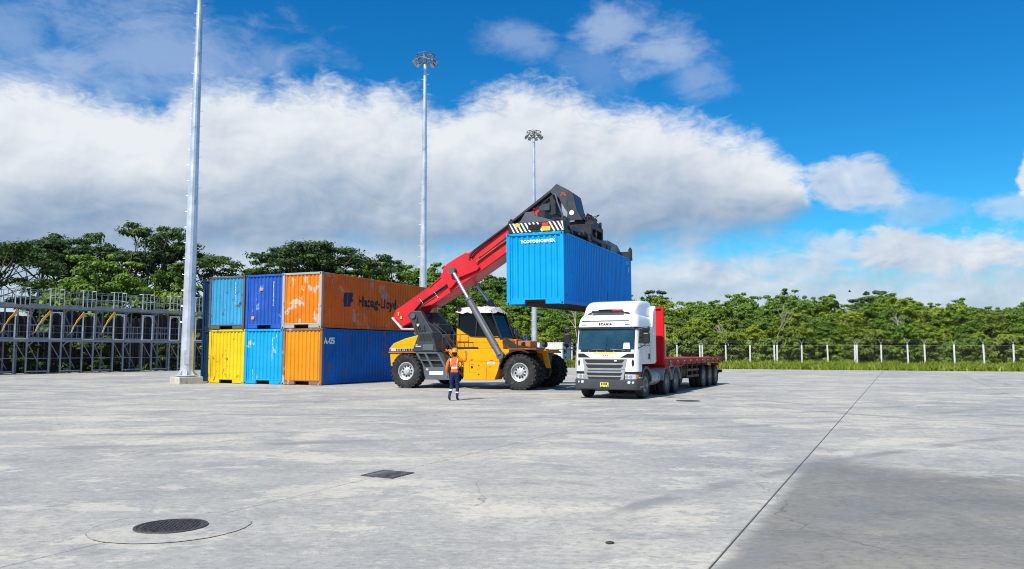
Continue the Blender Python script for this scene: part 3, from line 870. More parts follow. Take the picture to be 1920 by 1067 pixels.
hm = MB(); hm.tube([(.07, -1.12, 1.22), (.06, -1.28, 1.0), (.0, -1.36, .75), (.04, -1.42, .55), (-.1, -1.62, .35)], [.05, .06, .045, .06, .04], 6); hm.tube([(.10, -1.16, 1.16), (.10, -1.40, .6), (-.05, -1.75, .3)], .02, 5)
HOSE = hm.mesh('hose', M_HOSE, smooth=50)
def seg_rail(y0, y1, x, z, top, n):
    m = MB()
    for zz in (z + top, z + top * .53): m.bx(x - .02, x + .02, y0, y1, zz - .02, zz + .02)
    for i in range(n + 1):
        y = y0 + (y1 - y0) * i / n; m.bx(x - .018, x + .018, y - .018, y + .018, z, z + top - .02)
    m.bx(x - .008, x + .008, y0, y1, z + .02, z + .12)
    return m.build('railing', M_GALV, gw)
for k in KS:
    c = C0 + PIT * k
    for s in (-1, 1):
        link('post', POSTL, gw, (0, c + s * .43 + (.06 if s < 0 else 0), 0))
        link('post', POSTL, gw, (-D, c + s * .43, 0))
        link('post', POSTU, gw, (-D, c + s * .43, 0))
    link('post', POSTU, gw, (-.12, c + .62, 0))
    link('portal_frame', PORTAL, gw, (.06, c, Z1 + .0))
    link('gate', GATE, gw, (.10, c, Z2 + .0))
    seg_rail(c + .50, c + PIT - .50, .03, Z2, 1.12, 3)
    seg_rail(c - PIT / 2, c + PIT / 2, -D, Z2, 1.12, 4)
    seg_rail(c + .46, c + PIT - .46, .03, Z1, 1.05, 4)
    seg_rail(c - PIT / 2, c + PIT / 2, -D, Z1, 1.05, 4)
    m = MB(); m.bar((.0, c - .40, Z1 - .12), (.0, c + .40, 1.05), .055, .04); m.build('brace', M_GALV, gw)
    m = MB(); m.bar((-.14, c + .50, Z1 - .2), (-.9, c + PIT - .45, .35), .06, .04); m.build('brace', M_GALV, gw)
    m = MB(); m.bar((-.25, c + .55, Z2 - .25), (-1.3, c + PIT - .4, Z1 + .3), .06, .04); m.build('brace', M_GALV, gw)
    m = MB(); m.bx(-.03, .03, c + .46, c + PIT - .46, 1.12, 1.16); m.bx(-.03, .03, c + .46, c + PIT - .46, .16, .24); m.bx(-D - .03, -D + .03, c - PIT / 2, c + PIT / 2, 1.1, 1.14); m.build('tie_rail', M_GALV, gw)
    m = MB(); m.bar((0, c + .5, Z2 - .55), (0, c + .85, Z2 - .24), .06); m.bar((0, c + .5, Z1 - .5), (0, c + .82, Z1 - .2), .06); m.build('brace', M_GALV, gw)
    if k <= 3:
        a = link('loading_arm', ARMM, gw, (.10, c + .02, Z1 + .02)); h = link('hose', HOSE, a)
        a.scale = (.8, random.uniform(.85, 1.0), random.uniform(.93, 1.0))
# dark wall put in; its near-black colour stands for shade behind the walkway
M_DARK = mat('shade_dark', (0.028, 0.024, 0.028), 0.9, 0, 0.5, 0.8, (0.06, 0.05, 0.045), 0.5)
wl = thing('shade_wall', 'long dark backdrop wall standing for the shade behind the steel walkway', 'wall', GO, -GPHI)
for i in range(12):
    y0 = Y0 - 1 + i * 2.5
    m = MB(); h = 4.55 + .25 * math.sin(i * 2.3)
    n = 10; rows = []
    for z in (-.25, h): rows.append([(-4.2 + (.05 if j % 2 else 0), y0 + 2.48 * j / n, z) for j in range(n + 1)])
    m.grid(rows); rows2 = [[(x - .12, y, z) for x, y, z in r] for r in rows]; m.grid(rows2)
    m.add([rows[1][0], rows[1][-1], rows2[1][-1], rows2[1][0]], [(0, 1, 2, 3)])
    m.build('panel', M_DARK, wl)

# ================================================================== high light masts
M_MAST = mat('mast_steel', (0.66, 0.69, 0.73), 0.34, 0.6, 0.16, 1.2, (0.30, 0.33, 0.38), 0.35)
M_LAMP = mat('lamp_housing', (0.17, 0.18, 0.19), 0.5, 0.3, 0.2, 3.0)
M_GLASS = mat('lamp_glass', (0.75, 0.78, 0.80), 0.12, 0.0, 0.05, 3.0)
M_PLINTH = mat('plinth_concrete', (0.46, 0.42, 0.36), 0.85, 0, 0.15, 2.0, (0.28, 0.25, 0.21), 0.5, 0.3, 0.3)
def mast(x, y, label, H=25.6, plinth=True, r0=.335, seed=0):
    t = thing('light_mast', label, 'light mast', (x, y, 0), 0.0, 'high mast lights round the yard')
    def rad(z): return r0 + (0.115 - r0) * z / H
    base = .36
    cuts = [base, 10.6, 18.8, H - .9]
    for i in range(3):
        z0, z1 = cuts[i], cuts[i + 1]
        m = MB(); e = .012 if i == 0 else 0.0
        zz = [z0, z1 + (.0 if i == 2 else 0)]
        m.loft([[(rad(z) * k * math.cos(a), rad(z) * k * math.sin(a), z) for a in [2 * PI * j / 14 for j in range(14)]] for z, k in ((z0, 1.0), (z1 - .04, 1.0 + (.05 if i < 2 else 0)), (z1, 1.0 + (.05 if i < 2 else 0)))])
        m.build('shaft', M_MAST, t, smooth=24)
    m = MB(); k = 0; z = 3.2
    while z < H - 1.2:
        s = 1 if k % 2 else -1; r = rad(z)
        m.tube([(s * r * .95, 0, z), (s * (r + .13), 0, z), (s * (r + .13), 0, z + .05)], .014, 5)
        z += .42; k += 1
    tag(m.build('step_peg', M_MAST, t), kind='stuff')
    m = MB(); m.lathe([(r0 * 1.0, 0), (r0 * 1.75, 0), (r0 * 1.75, .04), (r0 * 1.0, .04)], 20, Matrix.Translation((0, 0, base)) @ Matrix.Rotation(R(90), 4, 'X') @ Matrix.Scale(-1, 4, (0, 1, 0)) if False else Matrix.Translation((0, 0, base + .04)) @ Matrix.Rotation(R(90), 4, 'X'), closed=True)
    m.build('base_flange', M_MAST, t)
    m = MB()
    for j in range(8):
        a = 2 * PI * (j + .5) / 8; c, s = math.cos(a), math.sin(a)
        n_ = Vector((-s, c, 0)) * .012
        P = [Vector((c * rr_, s * rr_, zz)) for rr_, zz in ((r0 * .98, base + .04), (r0 * 1.68, base + .04), (r0 * .98, base + .36))]
        m.add([p + n_ for p in P] + [p - n_ for p in P], [(0, 1, 2), (5, 4, 3), (0, 3, 4, 1), (1, 4, 5, 2), (2, 5, 3, 0)])
        m.tube([(c * r0 * 1.55, s * r0 * 1.55, base + .03), (c * r0 * 1.55, s * r0 * 1.55, base + .12)], .025, 6)
    m.build('gusset', M_MAST, t)
    m = MB(); m.bx(r0 * .9, r0 * .9 + .05, -.12, .12, 1.0, 1.75); m.build('hatch', M_MAST, t).rotation_euler = (0, 0, R(-70))
    if plinth:
        m = MB(); s = .62; m.bx(-s, s, -s, s, -.1, base); o = m.build('plinth', M_PLINTH, t, bevel=.03); o.rotation_euler = (0, 0, R(45))
    # head frame with floodlights
    zt = H - .55; rg = .80
    hd = MB()
    hd.tube([(0, 0, H - .95), (0, 0, H - .15)], .13, 10)
    for q in range(2):
        zz = zt - .12 + q * .42; r_ = rg - q * .06
        hd.tube([(r_ * math.cos(a), r_ * math.sin(a), zz) for a in [2 * PI * j / 28 for j in range(29)]], .035, 6)
    for j in range(6):
        a = 2 * PI * j / 6 + seed; c, s = math.cos(a), math.sin(a)
        hd.bar((0, 0, zt + .28), (c * rg, s * rg, zt + .28), .05); hd.bar((c * .1, s * .1, H - .95), (c * rg, s * rg, zt - .12), .05); hd.bar((c * rg, s * rg, zt - .12), (c * (rg - .06), s * (rg - .06), zt + .3), .04)
    hd.build('head_frame', M_LAMP, t, smooth=50)
    for j in range(8):
        a = 2 * PI * (j + .5) / 8 + seed; c, s = math.cos(a), math.sin(a)
        f = MB(); f.prism([(-.20, -.07), (.20, -.07), (.16, .09), (-.16, .09)], 'y', -.18, .18)
        o = f.build('floodlight', M_LAMP, t, bevel=.02); o.location = (c * (rg + .06), s * (rg + .06), zt - .26)
        o.rotation_euler = Euler((R(0), R(38), a)); g2 = MB(); g2.bx(-.17, .17, -.15, .15, -.078, -.072); g2.build('lens', M_GLASS, o)
    return t
mast(-17.0, 40.1, 'near light mast at left whose top runs out of the picture', seed=.2)
mast(-6.98, 59.6, 'middle light mast rising behind the stacked containers', seed=.5)
mast(2.37, 81.2, 'farthest and shortest looking light mast behind the hanging container', seed=.9)

# ================================================================== containers
random.seed(77)
M_HOLE = mat('hole_black', (0.006, 0.006, 0.007), 0.9, 0, .2)
M_UNDER = mat('under_brown', (0.060, 0.042, 0.034), 0.85, 0, 0.4, 1.5)
M_WHITE = mat('stencil_white', (0.78, 0.80, 0.80), 0.6, 0, 0.06, 6.0)
M_NAVY = mat('lettering_navy', (0.010, 0.020, 0.085), 0.6, 0, 0.15, 5.0)
M_INK = mat('lettering_black', (0.012, 0.012, 0.016), 0.6, 0, 0.2, 5.0)
PER_S, DEP_S = 0.2785, 0.038
def corr(y, per, dep, y0):
    u = ((y - y0) % per) / per
    for a, b2, v0, v1 in ((0, .30, 0, 0), (.30, .5, 0, 1), (.5, .80, 1, 1), (.80, 1.0, 1, 0)):
        if u <= b2: return dep * (v0 + (v1 - v0) * (u - a) / (b2 - a))
    return 0.0
def corr_breaks(y0, y1, per):
    o = []; y = y0
    while y < y1:
        for u in (0, .30, .5, .80):
            if y + u * per < y1: o.append(y + u * per)
        y += per
    return o + [y1]
def text_mesh(name, body, size, M, extr=0.0, off=0.0, spacing=1.0, breaks=None, prof=None):
    cu = bpy.data.curves.new(name, 'FONT'); cu.body = body; cu.size = size; cu.offset = off; cu.space_character = spacing; cu.resolution_u = 3
    o = bpy.data.objects.new(name + '_src', cu)
    me = bpy.data.meshes.new_from_object(o)
    bpy.data.objects.remove(o); bpy.data.curves.remove(cu)
    me.name = name
    return flat_to(me, M, breaks, prof)
def flat_to(me, M, breaks=None, prof=None):
    """place flat lettering; with breaks/prof it follows the corrugation (local x of the text -> depth)"""
    bm = bmesh.new(); bm.from_mesh(me)
    if breaks:
        xs = [v.co.x for v in bm.verts]; lo, hi = min(xs), max(xs)
        for b2 in breaks:
            if lo < b2 < hi:
                bmesh.ops.bisect_plane(bm, geom=bm.verts[:] + bm.edges[:] + bm.faces[:], plane_co=(b2, 0, 0), plane_no=(1, 0, 0), dist=1e-6)
        for v in bm.verts: v.co.z = -prof(v.co.x)
    bm.transform(M); bm.to_mesh(me); bm.free()
    return me

def container(name, label, loc, rotz, paint_m, frame_m=None, side_m=None, L=12.19, H=2.82, group=None, W=2.44):
    frame_m = frame_m or paint_m; side_m = side_m or paint_m
    t = thing(name, label, 'container', loc, rotz, group)
    h = W / 2
    for sx in (-1, 1):
        for yy in (.085, L - .085):
            m = MB(); m.bx(sx * (h - .08) - .078, sx * (h - .08) + .078, yy - .075, yy + .075, .118, H - .118)
            m.build('corner_post', frame_m, t, bevel=.012)
        for yy in (.089, L - .089):
            for zz in (.059, H - .059):
                m = MB(); m.box((sx * (h - .081), yy, zz), (.166, .182, .118))
                o = m.build('corner_casting', frame_m, t, bevel=.01)
                q = MB(); s = -1 if yy < 1 else 1
                q.box((sx * (h - .081), yy + s * .0915, zz), (.06, .004, .075)); q.box((sx * (h + .0025), yy, zz), (.004, .06, .075)); q.build('hole', M_HOLE, o, bevel=.0)
    # front end
    m = MB(); m.bx(-h + .165, h - .165, .03, .13, .19, .25)
    m.bx(-h + .165, -.44, .02, .14, .02, .189); m.bx(.44, h - .165, .02, .14, .02, .189); m.build('front_sill', frame_m, t, bevel=.012)
    m = MB(); m.bx(-h + .165, h - .165, .02, .14, H - .11, H - .004); m.build('front_header', frame_m, t, bevel=.012)
    xa, xb = -h + .15, h - .15; per = (xb - xa) / 9.0
    br = corr_breaks(xa, xb, per)
    m = MB(); m.grid([[(x, .055 + corr(x, per, .045, xa), z) for x in br] for z in (.24, H - .10)]); m.build('front_wall', paint_m, t)
    # far end
    m = MB(); m.grid([[(x, L - .055 - corr(x, per, .045, xa), z) for x in br] for z in (.1, H - .05)]); m.build('back_wall', side_m, t)
    m = MB(); m.bx(-h + .165, h - .165, L - .14, L - .02, .02, .2); m.bx(-h + .165, h - .165, L - .14, L - .02, H - .11, H - .004); m.build('back_frame', frame_m, t)
    # sides
    ya, yb = .16, L - .16; nper = round((yb - ya) / PER_S); ps = (yb - ya) / nper
    br = corr_breaks(ya, yb, ps)
    for sx in (-1, 1):
        m = MB(); m.grid([[(sx * (h - .012 - corr(y, ps, DEP_S, ya)), y, z) for y in br] for z in (.15, H - .06)]); m.build('side_wall', side_m, t)
        m = MB(); m.bx(sx * (h - .035) - .033, sx * (h - .035) + .033, .18, L - .18, .03, .165); m.build('bottom_rail', side_m, t, bevel=.01)
        m = MB(); m.bx(sx * (h - .035) - .032, sx * (h - .035) + .032, .18, L - .18, H - .075, H - .012); m.build('top_rail', side_m, t, bevel=.008)
    m = MB(); n = int((L - .3) / .21); rows = []
    rows = [[(-h + .06, .15 + (L - .3) * i / n, H - .022 - (.018 if i % 2 else 0)) for i in range(n + 1)], [(h - .06, .15 + (L - .3) * i / n, H - .022 - (.018 if i % 2 else 0)) for i in range(n + 1)]]
    m.grid(rows); m.build('roof', side_m, t)
    m = MB(); m.bx(-h + .07, h - .07, .15, L - .15, .150, .165)
    i = .5
    while i < L - .3:
        m.bx(-h + .07, h - .07, i - .03, i + .03, .04, .149); i += .42
    m.build('floor', M_UNDER, t)
    t['_'] = 0; del t['_']
    t_info[t.name] = (h, ya, ps, br, L, H)
    return t
t_info = {}
def side_text(t, body, y, z, size, m, off=0.0, spacing=1.0, name='lettering'):
    h, ya, ps, br, L, H = t_info[t.name]
    # text x -> local y, text y -> local z, text z -> local x
    M = Matrix(((0, 0, 1, h - .012 + .004), (1, 0, 0, y), (0, 1, 0, z), (0, 0, 0, 1)))
    me = text_mesh(name, body, size, M, off=off, spacing=spacing, breaks=[b2 - y for b2 in br], prof=lambda x: corr(x + y, ps, DEP_S, ya))
    me.materials.append(m); return link(name, me, t)
def side_poly(t, polys, y, z, m, name='emblem'):
    h, ya, ps, br, L, H = t_info[t.name]
    mb = MB()
    for p in polys: mb.add([(a, b2, 0) for a, b2 in p], [tuple(range(len(p)))])
    me = mb.mesh(name, m, weld=False)
    M = Matrix(((0, 0, 1, h - .012 + .004), (1, 0, 0, y), (0, 1, 0, z), (0, 0, 0, 1)))
    flat_to(me, M, [b2 - y for b2 in br], lambda x: corr(x + y, ps, DEP_S, ya))
    return link(name, me, t)
def front_text(t, body, x, z, size, m, off=0.0, spacing=1.0, roll=0.0, name='lettering'):
    h = t_info[t.name][0]
    xa, xb = -h + .15, h - .15; per = (xb - xa) / 9.0; br = corr_breaks(xa, xb, per)
    c, s = math.cos(roll), math.sin(roll)
    M = Matrix(((1, 0, 0, x), (0, 0, -1, .055 - .004), (0, 1, 0, z), (0, 0, 0, 1)))
    if roll: M = Matrix(((c, -s, 0, x), (0, 0, -1, .055 - .008), (s, c, 0, z), (0, 0, 0, 1))); me = text_mesh(name, body, size, M, off=off, spacing=spacing)
    else: me = text_mesh(name, body, size, M, off=off, spacing=spacing, breaks=[b2 - x for b2 in br], prof=lambda q: corr(q + x, per, .045, xa))
    me.materials.append(m); return link(name, me, t)
def front_marks(t, x, z0, z1, seed, m, w=.05):
    """a worn vertical column of stencilled characters"""
    r = random.Random(seed); mb = MB(); z = z1
    xa, xb = -t_info[t.name][0] + .15, t_info[t.name][0] - .15; per = (xb - xa) / 9.0
    y = .055 + corr(x, per, .045, xa) - .004
    while z > z0:
        k = r.choice([.05, .06, .045])
        if r.random() < .86:
            mb.bx(x - w / 2, x + w / 2 - r.uniform(0, .02), y - .002, y, z - k * .35, z)
            mb.bx(x - w / 2, x - w / 2 + .016, y - .002, y, z - k * .8, z - k * .35)
            if r.random() < .6: mb.bx(x + w / 2 - .016, x + w / 2, y - .002, y, z - k * .8, z - k * .35)
        z -= k * 1.15
    return mb.build('stencil_code', m, t)

P_LBLUE = paint('paint_light_blue', (0.045, 0.30, 0.52), (0.30, 0.42, 0.48), .22, .85, 1, .2, .45)
P_ROYAL = paint('paint_royal_blue', (0.022, 0.095, 0.42), (0.26, 0.34, 0.52), .34, .5, 2, .2, .5)
P_ORANGE = paint('paint_orange', (0.66, 0.19, 0.010), (0.56, 0.44, 0.34), .58, .4, 3, .2, .5)
P_RUSTO_FILL = paint('paint_rust_orange_fill', (0.70, 0.150, 0.012), (0.36, 0.32, 0.32), .46, .6, 4, .25, .55)  # rust orange for the shaded side, lightened to make up for weak fill light
P_GREYF = paint('frame_grey', (0.36, 0.36, 0.36), (0.20, 0.10, 0.05), .4, .45, 5)
P_YELLOW = paint('paint_yellow', (0.72, 0.50, 0.014), (0.45, 0.40, 0.25), .1, .72, 6, .2, .5)
P_CYAN = paint('paint_sky_blue', (0.008, 0.325, 0.66), (0.42, 0.50, 0.56), .2, .5, 7, .15, .4)
P_AMBER = paint('paint_amber', (0.66, 0.25, 0.010), (0.40, 0.20, 0.06), .2, .55, 8, .2, .45)
P_RUSTF = paint('frame_rusty', (0.24, 0.13, 0.07), (0.38, 0.36, 0.34), .45, .6, 9)
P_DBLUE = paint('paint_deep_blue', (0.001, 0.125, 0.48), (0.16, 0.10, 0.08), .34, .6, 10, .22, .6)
P_NAVY_SHADE = paint('paint_navy_shade', (0.003, 0.024, 0.07), None, 0, .25, 11)  # navy darkened to stand for the mast's shadow on the left strip
P_LIFT = paint('paint_bright_blue', (0.001, 0.315, 0.68), (0.30, 0.50, 0.62), .16, .4, 12, .1, .25)
P_LIFT_FILL = paint('paint_bright_blue_fill', (0.001, 0.285, 0.80), (0.002, 0.15, 0.50), .26, .35, 13, .16, .55)  # shaded-side copy of the bright blue, retoned to carry missing fill light
P_WHITE = paint('paint_white', (0.74, 0.75, 0.75), (0.5, 0.5, 0.5), .1, .12, 14)
P_DARKF = paint('frame_dark', (0.09, 0.11, 0.13), (0.20, 0.10, 0.05), .4, .5, 15)

SO = Vector((-9.38, 37.77, 0)); SPH = R(23)
SA = Vector((math.cos(SPH), -math.sin(SPH), 0)); SB = Vector((math.sin(SPH), math.cos(SPH), 0))
GRP = 'stacked shipping containers'
def stack(col, row, dx, dy, label, pm, fm, sm, name='shipping_container'):
    p = SO + SA * (-1.22 - 2.49 * col + dx) + SB * dy; p.z = row * 2.825
    return container(name, label, p, -SPH + R(random.uniform(-.25, .25)), pm, fm, sm, group=GRP)
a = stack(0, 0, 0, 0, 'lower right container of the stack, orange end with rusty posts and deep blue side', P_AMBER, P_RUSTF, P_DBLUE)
side_text(a, 'A-05', .17, 2.06, .43, M_WHITE, .018, 1.05)
b = stack(0, 1, -.10, .0, 'upper right container, orange with grey bare patches and navy lettering', P_ORANGE, P_GREYF, P_RUSTO_FILL)
side_text(b, 'Hapag-Lloyd', 3.22, 1.28, .74, M_INK, .030, 1.04)
side_poly(b, [[(.06, .10), (.0, .30), (.02, .52), (.14, .74), (.46, .78), (.40, .42), (.36, .02), (.12, .0)], [(.48, .78), (.92, .78), (.80, .46), (.98, .42), (.94, .30), (.76, .30), (.68, .02), (.40, .02), (.43, .40)]], 1.86, 1.16, M_NAVY)
c = stack(1, 0, 0, .05, 'lower middle container of the stack with a bright sky blue end', P_CYAN, P_CYAN, P_CYAN)
front_marks(c, .52, 1.25, 2.35, 1, M_WHITE); front_marks(c, -.72, .25, .75, 2, M_WHITE, .03)
d = stack(1, 1, -.04, .08, 'upper middle container of the stack with a faded royal blue end', P_ROYAL, P_ROYAL, P_ROYAL)
front_marks(d, .52, 1.2, 2.45, 3, M_WHITE)
e = stack(2, 0, .0, .10, 'lower left container of the stack with a scratched yellow end', P_YELLOW, P_YELLOW, P_NAVY_SHADE)
f = stack(2, 1, -.06, .06, 'upper left container of the stack with a rust-spotted light blue end', P_LBLUE, P_DARKF, P_LBLUE)
front_marks(f, .52, 1.3, 2.5, 5, M_WHITE, .035)
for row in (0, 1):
    stack(3, row, .62, 1.45, ('lower', 'upper')[row] + ' navy container, darkened as if in shadow, showing as a strip left of the ' + ('yellow', 'light blue')[row] + ' one', P_NAVY_SHADE, P_NAVY_SHADE, P_NAVY_SHADE)
# small orange scrapes on the royal blue end are bare paint: two little plates
m = MB(); m.bx(-.30, -.14, .048, .053, 1.98, 2.12); m.bx(-.86, -.66, .048, .053, .50, .66); m.build('primer_patch', P_AMBER, d)

# the container hanging from the spreader, tail end a little higher
LO = Vector((2.05, 29.94, 3.55)); LPH = R(21.4)
LA = Vector((math.cos(LPH), -math.sin(LPH), 0)); LB = Vector((math.sin(LPH), math.cos(LPH), 0))
lf = container('shipping_container', 'bright blue container hanging in the air from the red reach stacker', LO - LA * 1.22, -LPH, P_LIFT, P_LIFT, P_LIFT_FILL, H=2.9)
lf.rotation_euler = Euler((R(1.0), R(0.0), -LPH), 'XYZ')
front_text(lf, 'YCOTOINORNEX', -.60, 2.49, .165, M_WHITE, .009, 1.14, roll=R(0.4))
side_text(lf, 'TCLU 2', 11.05, 2.55, .20, M_WHITE)
m = MB(); m.bx(1.215, 1.222, 11.45, 11.52, 2.12, 2.42); m.build('stencil_code', M_WHITE, lf)

# containers in the distance
bk = container('shipping_container', 'deep blue container on the ground behind the reach stacker body', (X_at(845, 57), 57, 0), -R(60), P_DBLUE, P_DBLUE, P_DBLUE, L=6.06, H=2.75)
# white container: its long side faces the viewer, its end faces right
w = container('shipping_container', 'white container far behind the front wheels with black marks on its end', (0, 0, 0), 0, P_WHITE, P_WHITE, P_WHITE, L=6.06, H=2.55)
w.rotation_euler = (0, 0, R(65)); w.location = Vector((5.38, 81.47, 0)) + Vector((math.cos(R(65)), math.sin(R(65)), 0)) * 1.22
front_text(w, 'SFS', -.72, 1.35, .62, M_INK, .03); front_text(w, '/N', -.55, .70, .62, M_INK, .03); front_text(w, 'O', -.25, .22, .5, M_INK, .01); front_text(w, 'TEX TRIM', -.85, 2.18, .3, M_INK, .01)

# ================================================================== reach stacker
random.seed(99)
M_YEL = mat('machine_yellow', (0.78, 0.335, 0.001), 0.38, 0, 0.10, 0.9, (0.30, 0.17, 0.03), 0.34, 0.22)
M_RED = mat('boom_red', (0.58, 0.009, 0.018), 0.42, 0, 0.12, 0.7, (0.20, 0.05, 0.04), 0.34)
M_CHAR = mat('charcoal_paint', (0.036, 0.042, 0.052), 0.42, 0, 0.2, 1.2, (0.12, 0.11, 0.10), 0.28)
M_BLK = mat('black_steel', (0.016, 0.017, 0.020), 0.5, 0.1, 0.3, 2.0, (0.06, 0.055, 0.05), 0.25)
M_SLATE = mat('slate_paint', (0.085, 0.10, 0.118), 0.42, 0, 0.14, 1.0, (0.05, 0.05, 0.05), 0.3)
M_TYRE = mat('tyre_rubber', (0.022, 0.022, 0.023), 0.82, 0, 0.25, 3.0, (0.085, 0.08, 0.072), 0.42, 0.3, 0.3)
M_RIM = mat('rim_silver', (0.50, 0.51, 0.52), 0.42, 0.3, 0.2, 6.0, (0.16, 0.155, 0.15), 0.45)
M_CHROME = mat('rod_chrome', (0.42, 0.46, 0.52), 0.3, 0.7, 0.08, 2.0)
M_BARREL = mat('barrel_grey', (0.075, 0.085, 0.102), 0.55, 0.0, 0.15, 2.0)
M_RUBBER = mat('hose_black', (0.012, 0.012, 0.013), 0.5, 0, 0.2)
M_TARP = mat('tarp_white', (0.55, 0.54, 0.52), 0.8, 0, 0.2, 4.0, (0.20, 0.19, 0.18), 0.5, 0.3, 0.5)
M_DUSTO = mat('dusty_orange', (0.36, 0.13, 0.03), 0.7, 0, 0.25, 2.0, (0.16, 0.08, 0.04), 0.45)
M_LABEL = mat('label_white', (0.76, 0.77, 0.76), 0.5, 0, 0.05)
M_LABELR = mat('label_red', (0.55, 0.03, 0.02), 0.5, 0, 0.1)
M_SEAT = mat('seat_grey', (0.05, 0.05, 0.055), 0.8, 0, .2)
M_PALE = mat('pale_plate', (0.50, 0.49, 0.46), 0.6, 0, .15, 2.0, (.3, .25, .2), .3)
M_STKY = mat('label_yellow', (0.75, 0.45, 0.03), 0.5, 0, .2, 9.0)
def glass(name, tint, tr=0.5, rough=0.03):
    m = bpy.data.materials.new(name); m.use_nodes = True
    nt = m.node_tree; nt.nodes.clear()
    o = nt.nodes.new('ShaderNodeOutputMaterial'); mx = nt.nodes.new('ShaderNodeMixShader')
    t = nt.nodes.new('ShaderNodeBsdfTransparent'); t.inputs[0].default_value = (*tint, 1)
    b = nt.nodes.new('ShaderNodeBsdfPrincipled'); b.inputs['Base Color'].default_value = (0.01, 0.014, 0.016, 1); b.inputs['Roughness'].default_value = rough
    b.inputs['Specular IOR Level'].default_value = 0.7
    mx.inputs[0].default_value = 1 - tr
    nt.links.new(t.outputs[0], mx.inputs[1]); nt.links.new(b.outputs[0], mx.inputs[2]); nt.links.new(mx.outputs[0], o.inputs[0])
    return m
M_CABGL = glass('cab_glass', (0.30, 0.38, 0.40), .55)

RS = thing('reach_stacker', 'yellow reach stacker with a red boom holding the blue container', 'reach stacker', (1.069, 35.174, 0), -R(22))

# ---- wheels
def big_wheel_meshes(r=.785, w=.62):
    t = MB(); h = w / 2
    t.lathe([(.40, -h * .76), (.50, -h * .92), (.62, -h), (.70, -h * .98), (r - .045, -h * .88), (r - .03, -h * .4), (r - .028, 0), (r - .03, h * .4), (r - .045, h * .88), (.70, h * .98), (.62, h), (.50, h * .92), (.40, h * .76)], 56, closed=True)
    n = 24
    for s in (-1, 1):
        for i in range(n):
            a = 2 * PI * (i + (.5 if s > 0 else 0)) / n
            M = Matrix.Rotation(a, 4, 'Y')
            lug = MB().box((0, 0, 0), (.055, .33, .105), (0, 0, 0))
            Mt = M @ Matrix.Translation((r - .026, s * h * .46, 0)) @ Matrix.Rotation(s * .42, 4, 'X')
            t.add(lug.v, lug.f, 0, Mt)
            lug2 = MB().box((0, 0, 0), (.10, .035, .085))
            t.add(lug2.v, lug2.f, 0, M @ Matrix.Translation((r - .07, s * h * .955, .0)) @ Matrix.Rotation(s * .28, 4, 'Z'))
    tyre = t.mesh('tyre', M_TYRE, smooth=35)
    m = MB()
    m.lathe([(.415, -h * .78), (.395, -h * .86), (.365, -h * .80), (.345, -h * .50), (.30, -h * .42), (.20, -h * .44), (.145, -h * .52), (.14, -h * .74), (.10, -h * .80), (.0, -h * .80)], 40)
    m.lathe([(.415, -h * .78), (.415, h * .78)], 40)
    m.lathe([(.415, h * .78), (.36, h * .7), (.0, h * .3)], 40)
    rim = m.mesh('rim', M_RIM, smooth=35)
    b = MB()
    for i in range(10):
        a = 2 * PI * i / 10
        b.tube([(.225 * math.cos(a), -h * .40, .225 * math.sin(a)), (.225 * math.cos(a), -h * .50, .225 * math.sin(a))], .042, 8)
    for i in range(16):
        a = 2 * PI * (i + .5) / 16
        b.tube([(.325 * math.cos(a), -h * .42, .325 * math.sin(a)), (.325 * math.cos(a), -h * .50, .325 * math.sin(a))], .013, 6)
    bolts = b.mesh('rim_hole', M_BLK)
    return tyre, rim, bolts
TY, RI, BO = big_wheel_meshes()
def wheel(x, v, flip=False, steer=0.0):
    w = empty_part('wheel', RS, (x, v, .775)); w.rotation_euler = (0, random.uniform(0, 6), (PI if flip else 0) + steer)
    link('tyre', TY, w); link('rim', RI, w); link('rim_hole', BO, w)
for x, v, f in ((0, -1.73, 0), (0, -1.05, 0), (0, 1.40, 1), (0, 2.08, 1)): wheel(x, v, bool(f))
wheel(-5.52, -1.93, False); wheel(-5.52, 2.28, True)
m = MB(); m.tube([(0, -1.7, .775), (0, 2.0, .775)], .20, 12); m.tube([(-5.52, -1.9, .775), (-5.52, 2.2, .775)], .15, 12); m.bx(-.35, .35, -.6, .9, .5, 1.05); m.bx(-5.8, -5.2, -1.3, 1.6, .6, .95)
m.build('axle', M_BLK, RS)

# ---- chassis and bodywork
m = MB(); m.bx(-6.2, -.6, -1.0, 1.35, .62, 1.60); m.bx(-.6, .5, -.62, .95, .95, 1.66); m.build('chassis', M_BLK, RS, bevel=.03)
m = MB()
arc = [(.0 + 1.02 * math.cos(R(a)), .775 + 1.02 * math.sin(R(a))) for a in (168, 155, 143, 131, 120, 111)]
m.prism([(-2.73, .42), (-1.22, .43)] + arc + [(-.30, 1.76), (-2.73, 1.78)], 'y', -1.90, -1.02)
m.build('side_tank', M_YEL, RS, bevel=.025, seg=2)
m = MB(); m.prism([(-2.73, .42), (-1.22, .43)] + arc + [(-.30, 1.76), (-2.73, 1.78)], 'y', 1.38, 2.25); m.build('side_tank', M_YEL, RS, bevel=.025)
m = MB(); m.bx(-4.95, -2.75, -1.12, 1.40, .95, 1.765); m.bx(-2.72, .70, -1.0, 1.36, 1.60, 1.775); m.build('main_frame', M_YEL, RS, bevel=.02)
